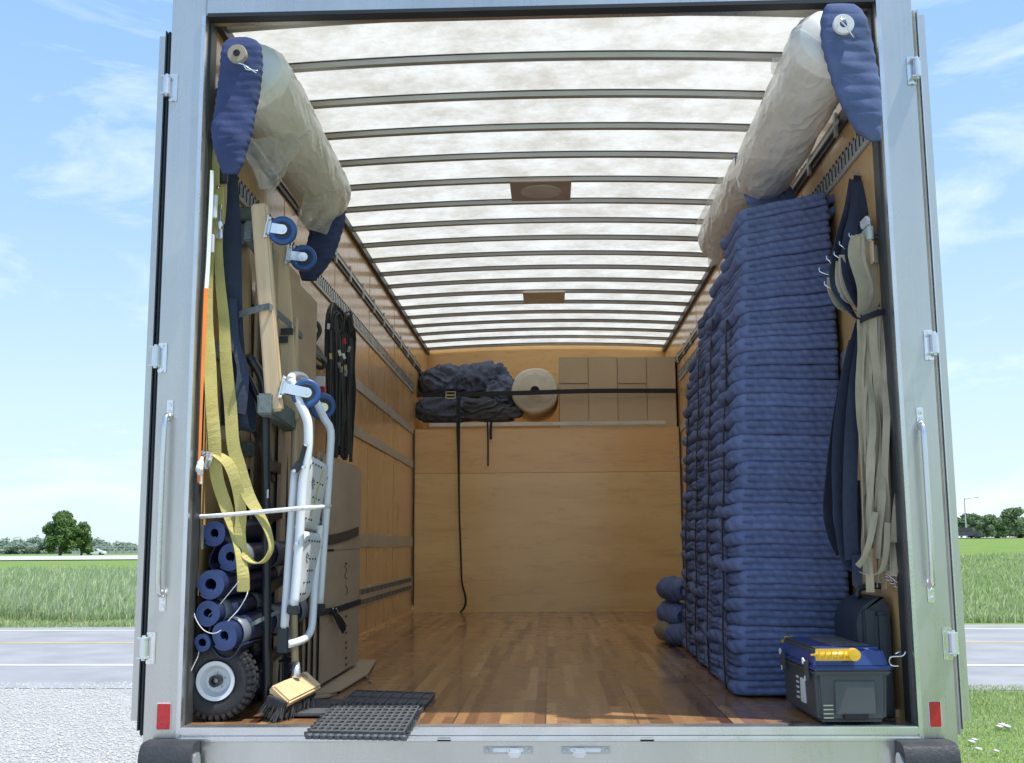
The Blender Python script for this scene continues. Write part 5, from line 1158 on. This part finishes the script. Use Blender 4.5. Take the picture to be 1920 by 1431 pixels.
tag(MB().tube(pp([(374, 1206, .07), (372, 1228, .06), (364, 1246, .055), (352, 1272, .05), (347, 1290, .06)]), .0016, 5, smooth_n=3).build('string', 'whitecord'), 'string tail hanging down past the tyre by the left post', 'string')

# ---- white cord across
tag(MB().tube(pp([(346, 968, .10), (372, 969, .09), (420, 966, .07), (500, 959, .09), (545, 955, .09), (580, 952, .09), (598, 951, .14), (619, 949, .34)]), [.0075]*3+[.008]*3+[.0075]*2, 8, smooth_n=3).build('bungee', 'whitecord', smooth=True), 'white braided bungee cord stretched across in front of the ladder', 'cord')

# ---- step ladder
ld = empty('step_ladder', P(560, 1215, .45), 'folded white two-step ladder hanging beside the cartons', 'ladder')
ya_, yb_ = .13, .40
mb = MB(); mb.tube(pp([(545, 712, ya_), (551, 728, ya_), (562, 756, ya_), (575, 785, ya_), (578, 806, ya_), (577, 845, ya_), (568, 903, ya_), (564, 960, ya_), (561, 1010, ya_), (556, 1080, ya_), (551, 1136, ya_)]), .0165, 12, smooth_n=3); mb.build('front_rail', 'white', ld, smooth=True)
mb = MB(); mb.tube(pp([(572, 712, yb_), (590, 748, yb_), (608, 785, yb_), (620, 808, yb_), (618, 860, yb_), (613, 940, yb_), (609, 990, yb_), (604, 1060, yb_), (599, 1134, yb_)]), .0150, 12, smooth_n=3); mb.build('front_rail', 'white', ld, smooth=True)
mb = MB(); mb.tube(pp([(545, 712, ya_), (548, 706, ya_+.02), (556, 704, ya_+.1), (566, 706, yb_-.04), (572, 712, yb_)]), .016, 12, smooth_n=4); mb.build('top_bar', 'white', ld, smooth=True)
mb = MB(); mb.tube(pp([(553, 882, ya_+.03), (549, 940, ya_+.03), (545, 1000, ya_+.03), (541, 1060, ya_+.03), (537, 1120, ya_+.03), (533, 1178, ya_+.03)]), .0150, 12, smooth_n=2); mb.build('rear_leg', 'white', ld, smooth=True)
mb = MB(); mb.tube(pp([(600, 985, yb_-.05), (595, 1040, yb_-.05), (590, 1100, yb_-.06), (587, 1150, yb_-.07), (584, 1178, yb_-.09), (575, 1195, yb_-.12), (562, 1202, ya_+.08), (545, 1207, ya_+.03), (540, 1208, ya_+.02)]), .0135, 12, smooth_n=4); mb.build('rear_leg', 'white', ld, smooth=True)
MB().bar(P(533, 1176, ya_+.03), P(531, 1224, ya_+.03), .040, .034, (0, 1, 0), .005).build('rubber_foot', 'gasket', ld)
MB().bar(P(551, 1135, ya_), P(549, 1152, ya_), .040, .038, (0, 1, 0), .004).build('rubber_foot', 'gasket', ld)
MB().bar(P(599, 1132, yb_), P(598, 1147, yb_), .040, .038, (0, 1, 0), .004).build('rubber_foot', 'gasket', ld)
mb = MB(); mb.bar(P(573, 833, ya_-.022), P(563, 868, ya_-.022), .016, .008, (0, 1, 0), .003); mb.bar(P(563, 866, ya_-.022), P(552, 884, ya_-.022), .026, .010, (0, 1, 0), .003); br = mb.build('hinge_bracket', 'gasket', ld)
mb = MB()
for u, v in ((574, 834), (552, 883), (569, 876), (557, 1019)): mb.lathe([(0, -.006), (.006, -.005), (.007, .004), (0, .004)], P(u, v, ya_-.028), (0, 1, 0), 10)
mb.build('rivet', 'chrome', ld, auto=40)
def step(tl_, tr_, br_, bl_, rows, lab):
    TL, TR, BR, BL = [P(*q) for q in (tl_, tr_, br_, bl_)]
    mb = MB(); nn = (TR-TL).cross(BL-TL).normalized(); nn = -nn if nn.y > 0 else nn
    def q(i, j): 
        p = (TL*(1-i)+TR*i)*(1-j)+(BL*(1-i)+BR*i)*j; return p-nn*.016*(abs(2*i-1)**6)-nn*.012*(abs(2*j-1)**8)
    V = mb.grid(q, 14, 14); o = mb.build('step', 'step', ld, smooth=True, solid=.004)
    mb = MB(); a = (TR-TL).normalized()
    for j, iss in rows:
        for i in iss:
            mb.lathe([(0, -.0035), (.0034, -.0035), (.0034, .0015)], q(i, j)+nn*.002, -nn, 8)
    mb.build('hole', 'hole', o)
    mb = MB()
    for i, j in ((.12, .14), (.88, .2), (.85, .85)): mb.lathe([(0, -.005), (.006, -.004), (.007, .002)], q(i, j)+nn*.002, -nn, 10)
    mb.build('rivet', 'galv', o)
    mb = MB()
    for k in range(9): mb.box(q(.22+.02*(k % 3)*1.6, .30+.016*k)+nn*.0035, (.010+.004*(k % 2), .001, .003), Matrix.Rotation(.6*k, 3, 'Y'))
    mb.build('scribble', 'print', o)
    return o, q, nn
r1 = [(.10, (.2, .32, .44, .56)), (.33, (.45, .58, .70)), (.55, (.34, .48, .62)), (.86, (.15, .28, .40))]
s1, q1, n1 = step((579, 850, ya_-.005), (622, 874, yb_-.01), (600, 1000, yb_-.02), (566, 990, ya_-.005), r1, '')
mb = MB(); mb.ribbon([q1(.62, .12)+n1*.004, q1(.52, .4)+n1*.004, q1(.34, .8)+n1*.004], .012, tuple((P(622, 874, yb_)-P(579, 850, ya_)).normalized()), .0012); mb.build('yellow_tape', mat('tape', (.55, .50, .18), .6), s1)
r2 = [(.12, (.25, .38, .5, .62, .72)), (.38, (.40, .54, .66)), (.55, (.36, .48, .6)), (.72, (.28, .45, .58)), (.88, (.2, .34, .46))]
step((570, 996, ya_-.005), (612, 1003, yb_-.01), (584, 1124, yb_-.04), (554, 1132, ya_-.005), r2, '')
# ---- broom
bro = empty('push_broom', P(552, 1340, .16), 'push broom with pale wooden block leaning upside by the ladder, bristles on the floor', 'broom')
mb = MB(); mb.tube([P(553, 598, .62), P(553, 760, .55), P(551, 900, .48), P(550, 1100, .38), P(554, 1254, .26)], .0135, 12, smooth_n=3); mb.build('handle', 'pole', bro, smooth=True)
mb = MB(); mb.tube([P(554, 1244, .265), P(556, 1272, .24)], .0155, 12); mb.build('ferrule', 'zinc', bro, smooth=True)
a = P(522, 1307, .10); b = P(585, 1277, .34)
dx = (b-a).normalized(); 
mb = MB(); mb.bar(a, b, .085, .032, tuple((P(540, 1330, .10)-P(507, 1303, .10)).cross(dx)), .007); hd = mb.build('block', 'broomwood', bro, auto=40)
down = Vector((-.35, -.42, -.8)).normalized(); r = random.Random(4)
mb = MB(); side = dx.cross(down).normalized()
for i in range(1500):
    s_ = r.random(); w_ = r.uniform(-.036, .036); p = a+dx*(b-a).length*s_*.98+side*w_*.9+down*.012; q = p+down*r.uniform(.045, .075)+dx*r.gauss(0, .008)+side*r.gauss(0, .010)+side*w_*.35
    q.z = max(q.z, .004); wv_ = Vector((r.gauss(0, 1), r.gauss(0, 1), r.gauss(0, 1))).normalized()*.0011
    v = [mb.bm.verts.new(k) for k in (p-wv_, p+wv_, q+wv_, q-wv_)]; mb.bm.faces.new(v)
mb.build('bristles', 'bristle', bro, recalc=False)
mb = MB(); mb.bar(a+down*.028, b+down*.028, .07, .04, tuple(dx.cross(side)), .003); mb.build('bristle_base', 'bristle', bro)
nn = (Vector((0, -.3, 1))).normalized(); mb = MB()
for k in range(10):
    mb.box(P(566+2.6*(k % 5)+1.5*(k//5), 1272+4*(k//5)+1.1*(k % 5), .30)+Vector((0, -.02, .021)), (.008, .002, .0018), Matrix.Rotation(.8*k, 3, 'Y'))
mb.build('scribble', 'print', hd)

# ---- cartons on the left
def panel_box(name, x0, x1, y0, y1, z0, z1, m, parent, bev=.002): return MB().box(((x0+x1)/2, (y0+y1)/2, (z0+z1)/2), (x1-x0, y1-y0, z1-z0), None, bev).build(name, m, parent)
xr = -.905
tC = empty('flat_cartons', (-1.02, 1.4, .03), 'standing pack of flattened brown cartons printed down the side, left wall', 'cartons')
ztop = P(612, 862, 1.0).z; yf = PX(604, 1100, xr).y; yb = PX(674, 1100, xr).y
print('carton', yf, yb, ztop)
xs0 = -1.165; n_ = 12; r = random.Random(8)
for k in range(n_):
    x = xr-.004-k*.0215; jf = 0 if k == 0 else r.uniform(-.02, .03); jz = 0 if k == 0 else r.uniform(-.05, .02)
    MB().box((x, (yf+yb)/2+jf, .035+(ztop+jz-.035)/2), (.009, yb-yf, ztop+jz-.035), None, .001).build('flat_carton', 'card', tC)
# printing and slots on the outer carton
xp = xr+.0012
def mark(pts, w=.006):
    mb = MB()
    for (u0, v0), (u1, v1) in zip(pts, pts[1:]):
        a = PX(u0, v0, xp); b = PX(u1, v1, xp); mb.bar(a, b, .0012, w, (1, 0, 0))
    return mb
mb = MB()
for v in (1057, 1133, 1156, 1187, 1205, 1215, 1234, 1246): 
    c = PX(649, v, xp); mb.box(c, (.0014, .045, .010))
mb.build('printed_mark', 'print', tC)
mark([(646, 1061), (650, 1068), (646, 1080), (648, 1085), (651, 1084)], .004).build('printed_mark', 'print', tC)
mark([(648, 1098), (651, 1104), (651, 1112), (648, 1116)], .004).build('printed_mark', 'print', tC)
mark([(648, 1172), (651, 1173)], .004).build('printed_mark', 'print', tC)
MB().bar(PX(607, 1032, xp), PX(626, 1032, xp), .0016, .010, (0, 0, 1)).build('carton_slot', 'hole', tC)
mb = MB(); mb.bar(PX(604, 1033, xp), PX(674, 1029, xp), .0012, .003, (0, 0, 1)); mb.build('fold_line', mat('fold', (.26, .19, .12), .9), tC)
# straps round the cartons
t = empty('carton_strap', PX(640, 1005, xr), 'wide dark band around the carton pack at chest height', 'strap', 'straps round the flat cartons')
MB().ribbon([PX(604, 1012, xp+.006), PX(620, 1012, xp+.004), PX(645, 1006, xp+.004), PX(672, 996, xp+.004)], .042, (0, 0, 1), .003).build('webbing', mat('brown_band', (.06, .045, .035), .7), t)
t = empty('carton_strap', PX(640, 1140, xr), 'thin black strap with buckle and dangling tail around the lower cartons', 'strap', 'straps round the flat cartons')
MB().ribbon([PX(596, 1150, xp+.02), PX(612, 1147, xp+.01), PX(635, 1142, xp+.004), PX(676, 1128, xp+.002)], .026, (0, 0, 1), .003).build('webbing', 'black', t)
MB().ribbon([PX(624, 1146, xp+.02), PX(634, 1160, xp+.03), PX(643, 1176, xp+.03), PX(645, 1184, xp+.03)], [.02, .03, .036, .03], (.2, 1, 0), .006).build('strap_tail', 'black', t)
mb = MB(); mb.tube([PX(624, 1140, xp+.012), PX(628, 1152, xp+.016), PX(634, 1150, xp+.014), PX(630, 1141, xp+.012)], .003, 6, smooth_n=3); mb.build('buckle', 'chrome', t, smooth=True)
# cardboard sheets flat on the floor under the pack
def floor_sheet(us, z, th, label, m='card_pale', amp=.006):
    mb = MB(); pts = [PZ(u, v, z) for u, v in us]; mb.prism([p+Vector((0, 0, amp*noise.noise(p*9))) for p in pts], (0, 0, th)); return tag(mb.build('cardboard_sheet', m), label, 'cardboard', 'cardboard sheets on the floor')
floor_sheet([(588, 1303), (622, 1302), (640, 1294), (662, 1282), (690, 1266), (705, 1240), (688, 1240), (600, 1240), (560, 1290)], .010, .006, 'creased cardboard sheet on the floor, uppermost under the pack')
floor_sheet([(560, 1312), (615, 1310), (632, 1300), (600, 1280), (556, 1300)], .002, .006, 'dark lower cardboard sheet poking out toward the mats', 'card')
MB_ = MB().tube([PZ(686, 1268, .012), PZ(692, 1272, .01), PZ(697, 1277, .008), PZ(692, 1277, .008)], .004, 5, smooth_n=3); tag(MB_.build('torn_scrap', 'card_pale'), 'torn scrap curling off the cardboard corner', 'scrap')
# upper flat cartons against the wall
tU = empty('flat_cartons', (-1.12, 1.5, 1.2), 'tall flattened brown cartons leaning on the left wall above the pack', 'cartons')
for k, (u0, u1, v0, v1, x) in enumerate(((528, 592, 508, 900, -1.02), (508, 560, 470, 900, -1.05))):
    a = PX(u1, v0+60, x); ytop = a.y; zt_ = PX(u0, v0, x).z; y_f = PX(u0, 700, x).y
    MB().box((x, (y_f+ytop)/2, (zt_+.02)/2+.02), (.014, ytop-y_f, zt_-.03), None, .001).build('flat_carton', 'card', tU)
# extra brown board behind the dollies
tag(MB().box((-1.12, .85, 1.02), (.012, .75, 1.3), None, .001).build('cardboard_sheet', 'card'), 'shaded brown cardboard panel behind the two dollies', 'cardboard')

# ---- black rubber straps bundle
tB = empty('bungee_bundle', PX(640, 860, -1.1), 'thick bunch of long black rubber straps with coloured tags on the left wall', 'straps')
r = random.Random(31)
mb = MB()
for i in range(34):
    f = i/33; u = 616+47*f+r.uniform(-2, 2); vt = 585+30*f+r.uniform(-8, 14); vb = r.choice((800, 840, 858, 865, 700))+r.uniform(-15, 5)
    pts = [(624+16*f, 568+16*f, 1.9), (u, vt+10, 1.75+.5*f), (u+r.uniform(-3, 3), vt+80, 1.7+.55*f), (u+r.uniform(-3, 3), (vt+vb)/2+30, 1.7+.55*f), (u*.98+12.8+r.uniform(-3, 3)-2, vb, 1.7+.55*f)]
    a_ = r.uniform(-.6, 1.4); MB().ribbon(pp(pts), r.uniform(.012, .024), (math.cos(a_), math.sin(a_), 0), .008, 4).build('rubber_strap', 'rubber' if i % 3 else 'black', tB)
for i in range(5):
    mb = MB(); u = 618+r.uniform(0, 30); v = 592+r.uniform(0, 20); mb.tube(pp([(u, v+20, 1.65), (u+4, v-8, 1.65), (u+14, v-12, 1.7), (u+18, v+18, 1.7)]), .006, 6, smooth_n=4); mb.build('rubber_loop', 'rubber', tB, smooth=True)
cols = {'white_label': [(616, 612), (637, 662), (645, 668)], 'red': [(646, 640)], 'yellow': [(620, 668), (648, 690)], 'chrome': [(636, 685), (640, 693), (648, 700), (654, 655)]}
for m_, ls in cols.items():
    for (u, v) in ls: MB().box(P(u, v, 1.62), (.014, .004, .03), Matrix.Rotation(r.uniform(-.5, .5), 3, 'Y'), .001).build('tag', m_, tB)
mb = MB(); mb.tube(pp([(578, 650, 1.5), (576, 625, 1.5), (583, 606, 1.5), (594, 606, 1.5), (600, 620, 1.5), (592, 636, 1.5), (584, 648, 1.5), (580, 668, 1.5), (588, 682, 1.5), (600, 690, 1.5), (608, 686, 1.5), (606, 672, 1.5), (594, 655, 1.5), (582, 640, 1.5), (582, 622, 1.5), (590, 612, 1.5)]), .011, 7, smooth_n=5)
tag(mb.build('rubber_cord_coil', 'rubber', smooth=True), 'twisted black rubber cord coil hanging left of the strap bunch', 'cord')
mb = MB(); c = PX(600, 712, -1.0); tag(mb.box(P(592, 716, 1.3), (.085, .02, .05), None, .002).build('white_tag_card', 'white_label'), 'small white card between the ladder top and black straps', 'card')
tag(MB().box(P(604, 732, 1.3), (.022, .02, .05), None, .003).build('red_clamp', 'red'), 'small red clamp behind the upper blue castor', 'clamp')

# ---- mats at the sill
a = PZ(583, 1372, .006); mt = empty('drainage_mat', ((-.74-.42)/2, .1, 0), 'grey rubber drainage mat full of round holes draped over the sill', 'mat')
FL, FR, RR, RL = PZ(580, 1370, .018), PZ(757, 1373, .018), PZ(789, 1319, .024), PZ(628, 1319, .024)
FLd = Vector((FL.x, FL.y-.0, FL.z)); nx_, ny_ = 13, 9
def mq(i, j, k=0):
    p = (FL*(1-i)+FR*i)*(1-j)+(RL*(1-i)+RR*i)*j; p = p.copy()
    return p
mb = MB()
for j in range(ny_):
    for i in range(nx_):
        c = mq((i+.5)/nx_, (j+.5)/ny_); ux = (mq((i+1)/nx_, (j+.5)/ny_)-mq(i/nx_, (j+.5)/ny_)); uy = (mq((i+.5)/nx_, (j+1)/ny_)-mq((i+.5)/nx_, j/ny_)); n8 = 12
        for (z0, z1) in ((-.016, .0),):
            inn_t, out_t, inn_b, out_b = [], [], [], []
            for k in range(n8):
                a_ = k*2*math.pi/n8+math.pi/n8; cs, sn = math.cos(a_), math.sin(a_); q = 1/max(abs(cs), abs(sn))*.5
                o_ = c+ux*cs*q+uy*sn*q; n_ = c+ux*cs*.37+uy*sn*.37
                out_t.append(mb.bm.verts.new(o_+Vector((0, 0, z1)))); inn_t.append(mb.bm.verts.new(n_+Vector((0, 0, z1+.002)))); inn_b.append(mb.bm.verts.new(n_+Vector((0, 0, z0)))); out_b.append(mb.bm.verts.new(o_+Vector((0, 0, z0+.006))))
            for k in range(n8):
                k2 = (k+1) % n8; mb.bm.faces.new((out_t[k], out_t[k2], inn_t[k2], inn_t[k])); mb.bm.faces.new((inn_t[k], inn_t[k2], inn_b[k2], inn_b[k])); mb.bm.faces.new((out_t[k], out_b[k], out_b[k2], out_t[k2]))
mb.build('holed_sheet', 'mat', mt)
mb = MB()
for i in range(nx_+1):
    c = mq(i/nx_, 0)+Vector((0, -.004, -.016)); mb.lathe([(0, -.010), (.011, -.008), (.013, .004), (.008, .010)], c, (0, 0, 1), 10)
for j in range(ny_+1):
    for i in (0, 1):
        c = mq(i, j/ny_)+Vector(((i-.5)*.01, 0, -.012)); mb.lathe([(0, -.008), (.010, -.006), (.012, .008)], c, (0, 0, 1), 10)
mb.build('edge_knobs', 'mat', mt)
# second mat, cells closed, lying further in
FL, FR, RR, RL = PZ(622, 1330, .016), PZ(786, 1333, .016), PZ(816, 1300, .016), PZ(668, 1295, .016)
t = empty('cell_mat', ((FL+RR)/2).to_tuple()[:2]+(0,), 'dark rubber mat of square cells lying flat behind the holed mat', 'mat')
mb = MB(); mb.prism([q-Vector((0, 0, .012)) for q in (FL, FR, RR, RL)], (0, 0, .010)); mb.build('base', 'mat', t)
mb = MB()
def q2(i, j): return (FL*(1-i)+FR*i)*(1-j)+(RL*(1-i)+RR*i)*j
for i in range(9): mb.bar(q2(i/8, 0), q2(i/8, 1), .004, .006)
for j in range(4): mb.bar(q2(0, j/3), q2(1, j/3), .004, .0065)
mb.build('cell_ribs', mat('rib_rubber', (.11, .115, .12), .55), t)
